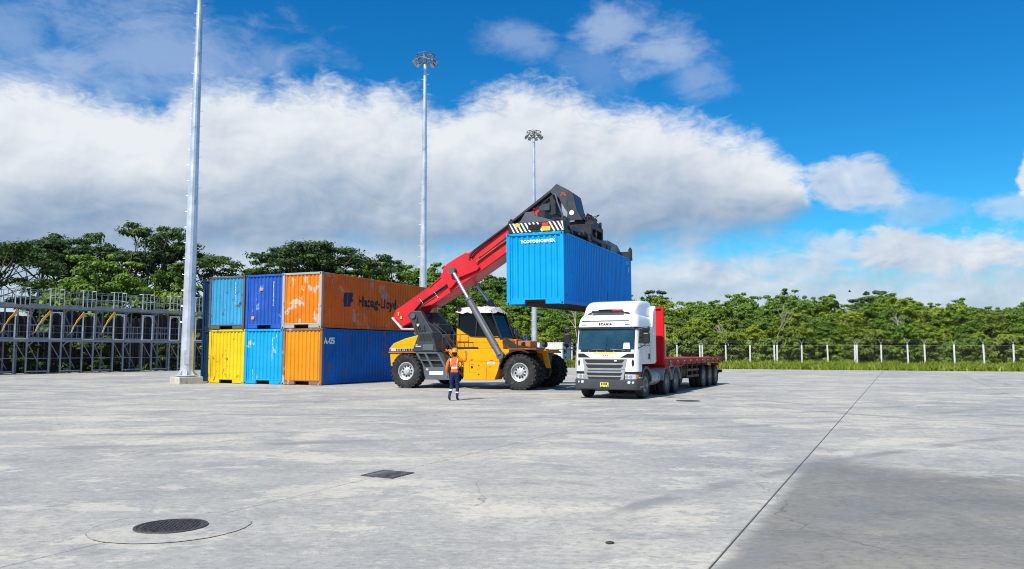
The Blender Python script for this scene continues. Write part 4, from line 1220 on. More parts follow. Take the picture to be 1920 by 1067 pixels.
# seams, catches and stickers on the tank
m = MB()
m.bx(-2.72, -.98, -1.904, -1.899, 1.245, 1.258); m.bx(-1.60, -1.588, -1.904, -1.899, .46, 1.24); m.bx(-2.45, -2.44, -1.904, -1.899, .75, 1.24); m.bx(-2.44, -2.1, -1.904, -1.899, .755, .765)
for x, z in ((-1.98, 1.06), (-1.98, .66)): m.bx(x - .025, x + .025, -1.91, -1.899, z - .03, z + .03)
m.build('panel_seam', M_BLK, RS)
m = MB(); m.lathe([(0, -.012), (.055, -.012), (.06, 0)], 14, Matrix.Translation((-2.32, -1.90, .98))); m.build('filler_cap', M_BLK, RS)
m = MB(); m.bx(-1.58, -1.22, -1.905, -1.899, 1.12, 1.22); m.build('label', M_LABEL, RS)
m = MB(); m.bx(-1.52, -1.28, -1.908, -1.9045, 1.15, 1.17); m.bx(-1.50, -1.30, -1.908, -1.9045, 1.18, 1.195); m.build('label_print', M_BARREL, RS)
for x, z, w_, h_ in ((-2.32, 1.30, .14, .045), (-1.36, 1.285, .16, .035), (-2.30, 1.10, .16, .03), (-1.42, 1.00, .12, .05)):
    m = MB(); m.bx(x - w_ / 2, x + w_ / 2, -1.905, -1.899, z - h_ / 2, z + h_ / 2); m.build('warning_label', M_LABELR if z > 1.2 else M_DUSTO, RS)
# drive fenders
def arch(v0, v1, a0, a1, r0, r1, cx=0.0, cz=.775, n=16):
    P = [(cx + r1 * math.cos(R(a0 + (a1 - a0) * i / n)), cz + r1 * math.sin(R(a0 + (a1 - a0) * i / n))) for i in range(n + 1)]
    Q = [(cx + r0 * math.cos(R(a0 + (a1 - a0) * i / n)), cz + r0 * math.sin(R(a0 + (a1 - a0) * i / n))) for i in range(n, -1, -1)]
    return MB().prism(P + Q, 'y', v0, v1)
arch(-2.06, -.70, 172, 62, .93, .985).build('fender', M_BLK, RS)
m = MB(); m.bx(-.55, .95, -2.02, -.80, 1.76, 1.80); m.build('fender_top', M_DUSTO, RS, bevel=.012)
arch(1.05, 2.42, 172, 62, .93, .985).build('fender', M_BLK, RS)
m = MB(); m.bx(-.4, 1.05, 1.1, 2.40, 1.76, 1.80); m.bx(1.05, 1.30, 1.5, 2.3, 1.72, 1.76); m.build('fender_top', M_PALE, RS, bevel=.012)
m = MB(); m.prism([(.55, 1.76), (.80, 1.76), (.98, .95), (.80, .93), (.70, 1.15)], 'y', -.74, -.58); m.build('front_post', M_YEL, RS, bevel=.02)
m = MB(); m.bx(.40, .54, -.58, 1.06, 1.45, 1.74); m.build('front_beam', M_BLK, RS, bevel=.02)
m = MB(); m.bx(.35, .55, -.72, -.60, .95, 1.70); m.build('mud_flap', M_DUSTO, RS)
# working lights
for x, v in ((.70, -.66), (.9, 1.9)):
    m = MB(); m.lathe([(0, -.10), (.11, -.10), (.13, -.02), (.09, .09), (0, .11)], 14, Matrix.Translation((x, v, 1.98)) @ Matrix.Rotation(R(90), 4, 'Z')); m.bx(x - .02, x + .02, v - .02, v + .02, 1.78, 1.90)
    lp = m.build('work_light', M_BLK, RS, smooth=40); m = MB(); m.tube([(x + .02, v, 2.08), (x + .0, v + .01, 2.55)], .008, 4); m.build('aerial', M_BLK, lp)
# rear hood and counterweight
m = MB(); m.prism([(-6.58, 1.66), (-6.58, 1.84), (-6.38, 2.05), (-5.75, 2.28), (-5.12, 2.42), (-4.85, 2.42), (-4.85, 1.66)], 'y', -1.90, 2.28); m.build('hood', M_YEL, RS, bevel=.05, seg=2)
m = MB(); m.bx(-6.56, -5.26, -1.925, -1.901, 1.69, 1.82); m.build('name_strip', M_PALE, RS)
m = MB(); x = -6.2
rr2 = random.Random(3)
for i in range(8):
    w_ = rr2.uniform(.05, .12); m.bx(x, x + w_, -1.930, -1.926, 1.70, 1.81); x += w_ + rr2.uniform(.02, .06)
m.build('name_print', M_BLK, RS)
m = MB(); m.bx(-6.57, -6.48, -1.935, -1.926, 1.70, 1.81); m.build('tail_lamp', M_LABELR, RS)
m = MB(); m.bx(-6.60, -4.95, -1.96, 2.3, 1.60, 1.655); m.build('hood_lip', M_DUSTO, RS, bevel=.01)
m = MB(); m.prism([(-6.56, 1.60), (-6.50, .98), (-6.38, .98), (-6.20, 1.38), (-5.9, 1.60)], 'y', -1.90, 2.26); m.build('counterweight', M_YEL, RS, bevel=.03)
# radiator housing with louvres
m = MB(); m.prism([(-5.28, 1.66), (-5.30, 1.80), (-5.06, 2.40), (-4.95, 2.56), (-4.34, 2.56), (-4.20, 2.20), (-4.05, 1.66)], 'y', -1.96, -.95); hs_ = m.build('radiator_housing', M_CHAR, RS, bevel=.03)
for i in range(9):
    x = -4.97 + i * .078; m = MB(); m.prism([(x, 2.16), (x + .045, 2.16), (x + .085, 2.47), (x + .04, 2.47)], 'y', -1.972, -1.955); m.build('louvre', M_BLK, hs_)
m = MB(); m.bx(-4.78, -4.22, -1.985, -1.955, 1.74, 2.00); m.build('plate', M_SLATE, hs_, bevel=.01)
m = MB(); m.bx(-5.15, -4.86, -1.975, -1.955, 1.90, 1.93); m.bx(-5.15, -5.05, -1.975, -1.955, 1.96, 1.99); m.build('label', M_LABEL, hs_)
# slate panel below with four recessed windows
m = MB(); y0_, y1_ = -1.96, -1.20
m.prism([(-4.61, .40), (-3.40, .40), (-3.52, .97), (-4.84, .97)], 'y', y0_, y1_)
m.prism([(-5.16, 1.655), (-4.05, 1.655), (-3.98, 1.58), (-5.13, 1.58)], 'y', y0_, y1_)
for x0, x1 in ((-5.16, -5.05), (-4.72, -4.62), (-4.06, -3.95)):
    m.prism([(x0 + .02, 1.58), (x1 + .02, 1.58), (x1 + .38, .97), (x0 + .38, .97)], 'y', y0_, y1_)
m.prism([(-4.98, 1.30), (-3.82, 1.30), (-3.80, 1.25), (-4.96, 1.25)], 'y', y0_ + .01, y1_)
m.prism([(-5.05, 1.58), (-3.98, 1.58), (-3.58, .97), (-4.70, .97)], 'y', -1.80, -1.75)
m.build('step_box', [M_SLATE], RS)
m = MB(); m.prism([(-5.04, 1.575), (-4.0, 1.575), (-3.62, .975), (-4.68, .975)], 'y', -1.83, -1.805); m.build('step_recess', M_BLK, RS)
m = MB(); m.bx(-4.42, -3.72, -1.968, -1.961, .62, .78); m.build('plate', M_LABEL, RS)
m = MB(); m.bx(-4.60, -4.48, -1.968, -1.961, .82, .90); m.build('label', M_PALE, RS)
# stairs with handrails
m = MB()
m.bar((-4.10, -1.45, 1.78), (-2.95, -1.45, .55), .16, .04); m.bar((-4.10, -1.05, 1.78), (-2.95, -1.05, .55), .16, .04)
st_ = m.build('stair', M_BLK, RS)
for i in range(5):
    f = (i + .5) / 5; m = MB(); m.box((-4.10 + 1.15 * f, -1.25, 1.78 - 1.23 * f), (.22, .38, .035)); m.build('tread', M_BARREL, st_)
for v in (-1.50, -1.02):
    m = MB(); m.tube([(-4.75, v, 3.05), (-4.10, v, 2.55), (-2.92, v, 1.12), (-2.86, v, .70), (-2.95, v, .60)], .021, 6)
    for f in (.08, .5, .92): m.tube([(-4.10 + 1.18 * f, v, 2.55 - 1.43 * f), (-4.10 + 1.15 * f, v, 1.75 - 1.2 * f)], .017, 6)
    m.tube([(-4.1, v, 2.15), (-2.95, v, .85)], .015, 6); m.build('handrail', M_CHAR, RS, smooth=60)
m = MB()
for z in (2.15, 2.45): m.tube([(-3.75, -.9, z), (-2.95, -.9, z)], .018, 6)
for x in (-3.75, -3.4, -2.95): m.tube([(x, -.9, 1.77), (x, -.9, 2.45)], .018, 6)
m.build('handrail', M_CHAR, RS, smooth=60)
m = MB(); m.bx(-3.8, -2.6, -1.0, -.62, 1.78, 1.88); m.build('catwalk', M_BLK, RS)

# ---- boom carrier arms
NA = [(-6.30, 3.42), (-6.10, 3.62), (-5.56, 3.62), (-5.25, 3.10), (-4.72, 2.36), (-4.5, 1.66), (-5.80, 1.66), (-5.78, 2.36), (-6.06, 3.05)]
for v0, v1 in ((-.78, -.50), (.92, 1.20)):
    m = MB(); m.prism(NA if v0 < 0 else NA[:3] + [(-4.85, 2.85), (-3.95, 1.80), (-3.95, 1.66)] + NA[6:], 'y', v0, v1); m.build('carrier_arm', M_CHAR if v0 < 0 else M_SLATE, RS, bevel=.035, seg=2)
m = MB(); m.bx(-5.75, -4.1, -.45, .88, 1.66, 2.5); m.bx(-5.4, -4.7, -.45, .88, 2.5, 3.0); m.build('engine_block', M_BLK, RS, bevel=.05)
m = MB(); m.tube([(-5.95, -.86, 3.38), (-5.95, 1.28, 3.38)], .13, 14); m.build('boom_pin', M_BARREL, RS, smooth=40)
for dx, dz, r_ in ((.30, -.45, .07), (.55, -.85, .06)):
    m = MB(); m.tube([(-5.95 + dx, -.90, 3.38 + dz), (-5.95 + dx, -.78, 3.38 + dz)], r_, 10); m.build('pin_cap', M_PALE, RS)
m = MB(); rr3 = random.Random(8)
for i in range(9):
    a, b_ = rr3.uniform(-5.9, -5.3), rr3.uniform(1.9, 3.0)
    m.tube([(a, -.83, b_ + .4), (a + rr3.uniform(.05, .25), -.90, b_ + .1), (a + rr3.uniform(.2, .4), -.82, b_ - .3)], .022, 5)
m.build('hose', M_RUBBER, RS, smooth=60)

# ---- boom
bm_ = empty_part('boom', RS)
OUT = [(-7.32, 3.40), (-7.16, 3.72), (-6.70, 3.98), (-5.40, 4.76), (-4.75, 5.25), (-4.48, 5.68), (-4.30, 5.80), (-3.80, 6.06), (-2.85, 6.55), (-1.20, 7.62), (-1.05, 6.42), (-1.25, 6.26), (-4.10, 4.50), (-5.15, 3.92), (-5.75, 3.80), (-6.05, 3.40), (-6.30, 3.10), (-6.78, 2.90)]
m = MB(); m.prism(OUT, 'y', -.38, .80); m.build('boom_outer', M_RED, bm_, bevel=.03, seg=2)
# side plate rims and the open cable channel
m = MB(); m.prism([(-6.30, 3.40), (-6.10, 3.68), (-5.75, 4.10), (-4.35, 4.92), (-4.25, 4.80), (-5.66, 3.98), (-6.0, 3.55), (-6.16, 3.30)], 'y', -.392, -.383); m.build('cable_channel', M_BLK, bm_)
m = MB()
m.tube([(-6.26, -.43, 3.36), (-6.04, -.44, 3.72), (-5.68, -.43, 4.07), (-4.95, -.43, 4.50), (-4.30, -.42, 4.88)], .024, 6)
m.tube([(-6.20, -.43, 3.30), (-5.98, -.45, 3.64), (-5.62, -.44, 3.99), (-5.10, -.46, 4.30), (-4.30, -.43, 4.80)], .018, 6)
m.build('hose', M_RUBBER, bm_, smooth=60)
for x, z in ((-5.72, 4.13), (-4.92, 4.42)):
    m = MB(); m.bar((x - .10, -.42, z + .10), (x + .12, -.42, z - .18), .03); m.build('clamp', M_PALE, bm_)
m = MB(); m.prism([(-4.55, 5.60), (-4.30, 5.86), (-3.78, 6.14), (-3.30, 6.36), (-2.6, 5.62), (-2.72, 5.48), (-3.6, 5.18), (-4.05, 4.70), (-4.2, 4.62)], 'y', -.52, -.385); m.build('bracket', M_RED, bm_, bevel=.02)
m = MB(); m.prism([(-4.55, 5.60), (-4.30, 5.86), (-3.78, 6.14), (-3.30, 6.36), (-2.6, 5.62), (-2.72, 5.48), (-3.6, 5.18), (-4.05, 4.70), (-4.2, 4.62)], 'y', .805, .94); m.build('bracket', M_RED, bm_, bevel=.02)
m = MB(); m.prism([(-2.75, 5.95), (-1.12, 6.98), (-1.12, 6.86), (-2.70, 5.84)], 'y', -.42, -.385); m.prism([(-2.6, 6.22), (-1.12, 7.18), (-1.12, 7.10), (-2.55, 6.14)], 'y', -.41, -.385); m.build('boom_rib', M_RED, bm_)
m = MB(); m.prism([(-2.70, 6.10), (-1.10, 7.12), (-1.10, 6.98), (-2.66, 5.97)], 'y', -.395, -.384); m.build('boom_slot', M_BLK, bm_)
m = MB(); m.tube([(-3.12, -.50, 5.98), (-3.06, -.50, 6.22), (-2.88, -.49, 6.42), (-2.55, -.48, 6.64), (-1.30, -.46, 7.44), (.2, -.44, 8.44), (.78, -.42, 8.84)], .055, 8); m.build('hose_pipe', M_RUBBER, bm_, smooth=60)
m = MB(); m.tube([(-2.8, -.47, 5.86), (-2.0, -.47, 6.38), (-1.1, -.47, 6.92)], .03, 6); m.build('hose_pipe', M_DUSTO, bm_, smooth=60)
m = MB(); m.prism([(-7.36, 3.36), (-7.40, 3.30), (-6.86, 2.76), (-6.80, 2.86)], 'y', -.40, .82); m.bx(-6.86, -6.05, -.40, .82, 2.74, 2.80); m.build('tail_guard', M_PALE, bm_)
m = MB(); m.bx(-6.9, -6.78, -.43, -.385, 3.26, 3.40); m.bx(-7.02, -6.95, -.43, -.385, 3.42, 3.6); m.build('label', M_STKY, bm_)
# inner boom
m = MB(); m.prism([(-1.25, 7.46), (.95, 9.00), (1.10, 8.75), (1.12, 7.95), (.80, 7.86), (-1.1, 6.55)], 'y', -.24, .64); m.build('boom_inner', M_BLK, bm_, bevel=.025)
m = MB(); m.prism([(-1.25, 7.62), (.86, 9.06), (.92, 8.98), (-1.2, 7.50)], 'y', -.34, .74); m.build('boom_rail', M_CHAR, bm_)
m = MB(); m.prism([(-.25, 7.55), (.05, 8.30), (.36, 8.24), (.82, 7.90), (.78, 7.80), (.30, 7.95)], 'y', -.30, -.245); m.build('boom_stop', M_RED, bm_, bevel=.01)
m = MB(); m.bx(.30, .85, -.34, -.25, 8.12, 8.45); m.build('junction_box', M_CHAR, bm_, bevel=.02).rotation_euler = (0, 0, 0)
m = MB(); m.prism([(-.45, 8.12), (.15, 8.54), (.08, 8.64), (-.30, 8.40)], 'y', -.1, .4); m.build('boom_stop', M_RED, bm_, bevel=.02)
for i in range(7):      # welded stiffeners along the lower edge of the boom side
    f = i / 6; x = -3.9 + 2.5 * f; z = 4.64 + 1.60 * f
    m = MB(); m.bar((x, -.392, z + .03), (x - .20, -.392, z + .32), .035, .02); m.build('stiffener', M_RED, bm_)
m = MB(); m.bar((-4.05, -.395, 4.56), (-1.22, -.395, 6.32), .05, .02); m.bar((-5.3, -.395, 4.76), (-4.7, -.395, 5.22), .05, .02); m.build('weld_strip', M_RED, bm_)
# gooseneck head
HD = [(1.22, 9.30), (.92, 9.04), (.95, 8.90), (1.07, 8.80), (1.31, 8.66), (1.59, 8.16), (1.74, 7.95), (1.72, 7.78), (1.62, 7.58), (2.46, 7.56), (2.30, 7.82), (2.17, 8.08), (2.06, 8.58), (2.00, 8.80), (1.78, 8.98)]
for v0, v1 in ((-.47, -.39), (.70, .78)):
    m = MB(); m.prism(HD, 'y', v0, v1); hp = m.build('head_plate', M_CHAR, bm_, bevel=.012)
    if v0 < 0:
        q = MB(); q.tube([(1.95, -.50, 7.91), (1.95, -.465, 7.91)], .115, 16); q.build('pin', M_LABEL, hp)
        q = MB(); q.prism([(1.66, 8.70), (1.69, 8.76), (1.46, 8.92), (1.44, 8.88)][::-1], 'y', -.474, -.4705); q.prism([(1.40, 8.72), (1.62, 8.86), (1.61, 8.89), (1.39, 8.76)], 'y', -.474, -.4705); q.build('marking', M_LABELR, hp)
        q = MB(); q.bx(1.70, 1.76, -.480, -.4705, 8.20, 8.50); q.build('rib', M_BLK, hp)
m = MB(); m.prism([(1.22, 9.26), (.95, 9.02), (1.10, 8.83), (1.36, 8.70), (1.66, 8.18), (1.80, 7.98), (2.10, 7.98), (1.98, 8.56), (1.94, 8.76), (1.76, 8.92)], 'y', -.385, .695); m.build('head_block', M_BLK, bm_, bevel=.05, seg=2)
m = MB()
P = [(2.44, 7.62), (2.30, 7.84), (2.17, 8.10), (2.06, 8.58), (2.0, 8.80), (1.78, 8.98), (1.22, 9.29)]
m.grid([[(x, v, z) for x, z in P] for v in (-.38, .16, .69)]); m.grid([[(x - .04, v, z - .05) for x, z in P] for v in (-.38, .16, .69)]); m.build('head_cover', M_CHAR, bm_, smooth=40)
m = MB(); m.tube([(1.15, -.44, 8.86), (1.30, -.52, 8.4), (1.50, -.52, 7.9), (1.62, -.5, 7.45)], .045, 8); m.build('damper', M_BARREL, bm_, smooth=50)

# ---- lift cylinders
for v0, v1 in ((-.62, -2.02), (1.04, 2.42)):
    a, b_ = Vector((-3.95, v0, 5.50)), Vector((-.88, v1, 1.50))
    if v0 > 0: b_ = Vector((-1.0, 1.75, 1.60))
    m = MB(); m.tube([a.lerp(b_, .36), b_], .155, 16); m.tube([a.lerp(b_, .35), a.lerp(b_, .375)], .185, 16)
    cy = m.build('lift_cylinder', M_BARREL, RS, smooth=50)
    m = MB(); m.tube([a, a.lerp(b_, .37)], .085, 14); m.build('rod', M_CHROME, cy, smooth=50)
    s = -1 if v0 < 0 else 1
    m = MB(); m.tube([a + Vector((0, -.14, 0)), a + Vector((0, .14, 0))], .17, 14); m.tube([b_ + Vector((0, -.10, 0)), b_ + Vector((0, .12, 0))], .17, 14); m.build('cylinder_eye', M_BARREL, cy, smooth=40)
    m = MB(); m.tube([a.lerp(b_, .40) + Vector((.15, s * .1, .1)), a.lerp(b_, .9) + Vector((.15, s * .1, .1))], .022, 6); m.build('pipe', M_BLK, cy, smooth=50)
m = MB(); m.prism([(-1.10, 1.35), (-1.10, 1.62), (-.92, 1.72), (-.72, 1.60), (-.78, 1.38)], 'y', -1.90, -1.80); m.build('cylinder_bracket', M_CHAR, RS)

# ---- cab
cb = empty_part('cab', RS, (0, 0, 0))
V0, V1 = -.58, 1.02
m = MB(); m.prism([(-3.74, 1.78), (-3.74, 2.76), (-3.66, 2.80), (-3.36, 2.60), (-3.0, 2.40), (-2.70, 2.34), (-1.62, 2.36), (-1.40, 2.20), (-1.36, 1.78)], 'y', V0, V1); m.build('cab_base', M_YEL, cb, bevel=.025, seg=2)
m = MB(); m.bx(-3.0, -1.4, V0 - .004, V0 + .002, 2.10, 2.115); m.bx(-1.52, -1.44, V0 - .006, V0, 2.20, 2.30); m.build('cab_seam', M_BLK, cb)
SIDE = [(-3.70, 2.74), (-3.64, 3.52), (-1.98, 3.52), (-1.46, 2.26), (-2.70, 2.30), (-3.0, 2.36), (-3.36, 2.56)]
for v in (V0 + .02, V1 - .02):
    m = MB()
    m.bar((-3.66, v, 2.76), (-3.62, v, 3.54), .12, .06); m.bar((-1.95, v, 3.54), (-1.45, v, 2.30), .09, .06); m.bar((-3.66, v, 3.53), (-1.93, v, 3.53), .09, .07); m.bar((-2.74, v, 2.36), (-2.66, v, 3.5), .08, .05)
    m.bar((-3.66, v, 2.78), (-3.0, v, 2.38), .07, .05); m.bar((-3.0, v, 2.37), (-1.5, v, 2.31), .07, .05); m.build('cab_frame', M_BLK, cb)
    m = MB(); m.prism([(p[0], p[1]) for p in SIDE], 'y', v + .005, v + .012); m.build('side_glass', M_CABGL, cb)
m = MB(); m.grid([[(-1.96, V0 + .05, 3.50), (-1.96, V1 - .05, 3.50)], [(-1.47, V0 + .05, 2.32), (-1.47, V1 - .05, 2.32)]]); m.build('windscreen', glass('pale_glass', (0.40, 0.50, 0.54), .55, .03), cb)
m = MB(); m.grid([[(-3.63, V0 + .05, 3.50), (-3.63, V1 - .05, 3.50)], [(-3.69, V0 + .05, 2.80), (-3.69, V1 - .05, 2.80)]]); m.build('rear_glass', M_CABGL, cb)
m = MB(); m.box((-3.05, .2, 2.55), (.55, .55, .14)); m.box((-3.30, .2, 2.95), (.14, .52, .8), (0, -.15, 0)); m.box((-3.34, .2, 3.36), (.12, .3, .18)); m.build('seat', M_SEAT, cb, bevel=.03)
m = MB(); m.bx(-2.1, -1.6, -.2, .6, 2.35, 2.68); m.tube([(-2.1, .2, 2.6), (-2.3, .2, 2.85)], .03, 6); m.lathe([(.18, -.012), (.205, 0), (.18, .012)], 18, Matrix.Translation((-2.32, .2, 2.86)) @ Matrix.Rotation(R(70), 4, 'Z') @ Matrix.Rotation(R(20), 4, 'X'), closed=True); m.build('dashboard', M_BLK, cb)
# crumpled white cover tied over the cab roof
rr4 = random.Random(17); rows = []
nx, ny = 15, 12
for i in range(nx + 1):
    row = []
    for j in range(ny + 1):
        u, w_ = i / nx * 2 - 1, j / ny * 2 - 1
        e = max(abs(u), abs(w_))
        z = 3.66 + .10 * (1 - e ** 4) + rr4.uniform(-.05, .05) + .05 * math.sin(u * 7 + w_ * 3) * math.sin(w_ * 6)
        x = -2.80 + u * .96 + rr4.uniform(-.02, .02); v = .22 + w_ * .88
        if e > .99: z = 3.47 + rr4.uniform(-.05, .06); x += u * .03; v += w_ * .02
        row.append((x, v, z))
    rows.append(row)
m = MB(); m.grid(rows); m.build('roof_cover', M_TARP, cb, smooth=25)
m = MB(); m.bx(-3.66, -1.95, V0 + .02, V1 - .02, 3.53, 3.60); m.build('cab_roof', M_BLK, cb)
m = MB(); m.tube([(-3.6, V0 - .05, 3.62), (-3.6, V0 - .05, 3.75)], .09, 12); m.build('roof_lamp', M_BLK, cb)
m = MB(); m.bar((-1.34, -.50, 2.2), (-.70, -.50, 1.78), .05, .30); m.build('guard', M_BLK, cb)
# tanks and pipes on the far side of the deck
m = MB(); m.bx(-1.65, -1.30, .95, 1.9, 1.78, 2.26); m.bx(-1.27, -.62, 1.0, 1.95, 1.78, 2.18); m.build('hydraulic_tank', M_DUSTO, RS, bevel=.03)
m = MB(); m.tube([(-1.45, 1.35, 2.26), (-1.45, 1.35, 2.70)], .085, 10); m.build('exhaust_pipe', M_BLK, RS, smooth=50)
m = MB(); m.lathe([(0, -.06), (.10, -.05), (.12, .03), (.05, .10), (0, .10)], 14, Matrix.Translation((-.95, .95, 2.02)) @ Matrix.Rotation(R(60), 4, 'Z')); m.build('work_light', M_BLK, RS, smooth=40)
m = MB()
for v in (.3, .9, 1.4): m.tube([(-1.3, v, 1.95), (-.7, v + .1, 1.88), (-.1, v, 1.80)], .035, 6)
m.build('hose', M_RUBBER, RS, smooth=60)

# ---- spreader (in its own tilted frame: x forward, y along the container)
sp = empty_part('spreader', RS, (1.65, 1.6, 6.56)); sp.rotation_euler = (R(1.0), 0, R(.6))
m = MB(); m.bx(-.52, -.22, -5.7, 5.7, .12, .52); m.bx(.22, .52, -5.7, 5.7, .12, .52); m.build('telescopic_beam', M_CHAR, sp, bevel=.02)
m = MB(); m.bx(-.60, -.14, -3.0, 3.2, .08, .62); m.bx(.14, .60, -3.0, 3.2, .08, .62)
for y in (-2.6, -1.9, -.2, 1.2, 2.8): m.bx(-.14, .14, y - .1, y + .1, .1, .6)
m.build('main_beam', M_BLK, sp, bevel=.02)
m = MB(); m.prism([(2.9, .08), (2.9, .70), (5.0, .66), (5.9, .34), (5.9, .08)], 'x', .20, .66); m.prism([(2.9, .08), (2.9, .70), (5.0, .66), (5.9, .34), (5.9, .08)], 'x', -.66, -.20); m.build('outer_beam', M_CHAR, sp, bevel=.02)
m = MB(); m.bx(.668, .70, 3.3, 4.7, .14, .58); m.build('beam_plate', M_SLATE, sp, bevel=.01)
for y in (-5.95, 5.95):
    m = MB(); m.bx(-1.20, 1.20, y - .13, y + .13, .02, .40); m.bx(-1.24, 1.24, y - .10, y + .10, -.06, .02); m.build('end_beam', M_BLK, sp, bevel=.012)
    for x in (-1.14, 1.14):
        m = MB(); m.bx(x - .09, x + .09, y - .09, y + .09, -.09, .54); m.tube([(x, y, .54), (x, y, .62)], .06, 8); m.build('twistlock', M_BLK, sp, bevel=.015)
# striped hazard board on the near end
m = MB(); m.bx(-1.17, 1.17, -6.105, -6.085, .02, .42); m.build('hazard_board', M_BLK, sp)
for i in range(15):
    x = -1.20 + i * .172
    p = [(x, .41), (x + .075, .41), (x + .075 + .22, .03), (x + .22, .03)]
    p = [(min(1.165, max(-1.165, a)), b_) for a, b_ in p]
    if 5 <= i <= 6 or 8 <= i <= 9:
        if i in (5, 6): p = [(x, .41), (x + .075, .41), (x + .12, .33), (x + .045, .33)]
        else: continue
    m = MB(); m.prism(p, 'y', -6.112, -6.1055); m.build('stripe', M_LABEL, sp)
m = MB(); m.bx(-.34, .20, -6.125, -6.1055, .12, .32); m.build('lamp_slot', M_HOLE, sp, bevel=.005)
m = MB(); m.bx(.26, .52, -6.118, -6.1055, .24, .38); m.build('warning_label', M_LABELR, sp)
m = MB(); m.bx(.24, .60, -6.116, -6.1055, .05, .23); m.bx(-.92, -.70, -6.116, -6.1055, .25, .40); m.build('warning_label', M_STKY, sp)
m = MB()
for i in range(7):
    m.bx(-1.0 + i * .28, -.9 + i * .28, -6.10, -5.98, -.055, -.0); 
m.build('wear_pad', M_LABEL, sp)
# grey gusset plate above the near end
m = MB(); m.prism([(-.86, .46), (-.56, .90), (-.20, .91), (-.14, .72), (.30, .60), (.72, .45)], 'y', -5.80, -5.70); m.bx(-.8, .7, -5.80, -5.70, .40, .46); m.build('gusset_plate', M_SLATE, sp, bevel=.01)
# rotator and side shift frame
m = MB(); m.lathe([(0, .70), (.58, .70), (.58, .86), (.46, .90), (.46, 1.02), (0, 1.02)], 28, Matrix.Translation((.35, -1.35, 0)) @ Matrix.Rotation(R(90), 4, 'X')); m.build('rotator', M_BLK, sp, smooth=40)
m = MB(); m.bx(-.75, 1.25, -2.35, -2.15, .30, .80); m.bx(-.75, 1.25, -.45, -.25, .30, .80); m.bx(-.75, -.55, -2.15, -.45, .3, .8); m.bx(1.05, 1.25, -2.15, -.45, .62, .80); m.bx(1.05, 1.25, -2.15, -.45, .10, .25); m.bx(1.02, 1.22, -2.35, -2.18, -.02, .3); m.bx(1.02, 1.22, -.45, -.28, -.02, .3)
m.build('shift_frame', M_BLK, sp, bevel=.015)
m = MB(); m.tube([(.95, -2.9, .34), (.95, .6, .34)], .12, 12); m.tube([(.95, .6, .34), (.95, 2.6, .34)], .06, 10); m.tube([(.95, -4.6, .34), (.95, -2.9, .34)], .06, 10); m.build('shift_cylinder', M_CHAR, sp, smooth=50)
m = MB(); m.tube([(.80, -1.95, .55), (1.10, -1.95, .55)], .2, 14); m.tube([(.8, -1.1, .5), (1.15, -1.1, .5)], .15, 14); m.build('motor', M_CHAR, sp, smooth=40)
m = MB(); rr5 = random.Random(12)
for i in range(10):
    x, y = rr5.uniform(.75, 1.2), rr5.uniform(-1.6, -.5)
    m.tube([(x, y, .8), (x, y, rr5.uniform(1.05, 1.35))], rr5.uniform(.05, .09), 8)
m.bx(.7, 1.2, -1.7, -.4, .8, 1.0); m.build('valve_block', M_BLK, sp, smooth=40)
m = MB()
for i in range(9):
    x, y = rr5.uniform(.6, 1.1), rr5.uniform(-1.7, -.6)
    m.tube([(x, y, 1.0), (x - .05, y - .05, 1.35), (x + rr5.uniform(-.3, .2), y + rr5.uniform(-.1, .2), 1.46), (x + rr5.uniform(-.5, .3), y + rr5.uniform(-.1, .3), 1.15)], .024, 6)
m.build('hose', M_RUBBER, sp, smooth=60)
m = MB(); m.bx(-.2, .15, -5.4, -4.4, .5, .95); m.bx(.2, .9, -4.9, -4.4, .1, .75); m.tube([(.55, -5.6, .55), (.55, -4.2, .65)], .1, 10); m.build('spreader_gear', M_BLK, sp, bevel=.02)

# ================================================================== truck with flatbed trailer
random.seed(41)
M_TW = mat('cab_white', (0.76, 0.765, 0.77), 0.28, 0, 0.06, 1.2, (0.50, 0.47, 0.42), 0.28, 0.5, 0, .3)
M_TG = mat('bumper_grey', (0.045, 0.049, 0.056), 0.5, 0, 0.15, 2.0, (0.14, 0.13, 0.12), 0.2)
M_TS = mat('grille_silver', (0.40, 0.41, 0.42), 0.35, 0.45, 0.1, 2.0)
M_TB = mat('plastic_black', (0.012, 0.012, 0.014), 0.38, 0, 0.2, 3.0)
M_MESH = mat('grille_mesh', (0.014, 0.014, 0.016), 0.6, 0, 0.4, 30.0)
M_LGT = mat('headlight_glass', (0.62, 0.64, 0.66), 0.08, 0.3, 0.15, 9.0)
M_AMB = mat('indicator_amber', (0.75, 0.20, 0.02), 0.2, 0, 0.1)
M_BEAC = mat('beacon_red', (0.50, 0.012, 0.02), 0.25, 0, 0.1)
M_PLY = mat('plate_yellow', (0.70, 0.62, 0.06), 0.5, 0, .1, 9.0)
M_GRN = mat('sticker_green', (0.02, 0.28, 0.16), 0.5, 0, .1)
M_PAPER = mat('paper_white', (0.80, 0.81, 0.80), 0.8, 0, 0.04)
M_ALU = mat('tank_aluminium', (0.38, 0.39, 0.40), 0.4, 0.5, 0.2, 3.0, (0.15, 0.14, 0.13), 0.4)
M_FEN = mat('fender_grey', (0.30, 0.31, 0.32), 0.55, 0, 0.15, 3.0, (0.12, 0.11, 0.10), .35)
M_TT = mat('truck_tyre', (0.020, 0.020, 0.021), 0.8, 0, 0.3, 5.0, (0.07, 0.065, 0.06), 0.4)
M_TR = mat('truck_rim', (0.22, 0.22, 0.225), 0.5, 0.4, 0.2, 6.0, (0.10, 0.085, 0.07), 0.4)
M_DECK = paint('deck_red', (0.30, 0.016, 0.020), (0.34, 0.22, 0.19), .42, .42, 21, .3, .5)
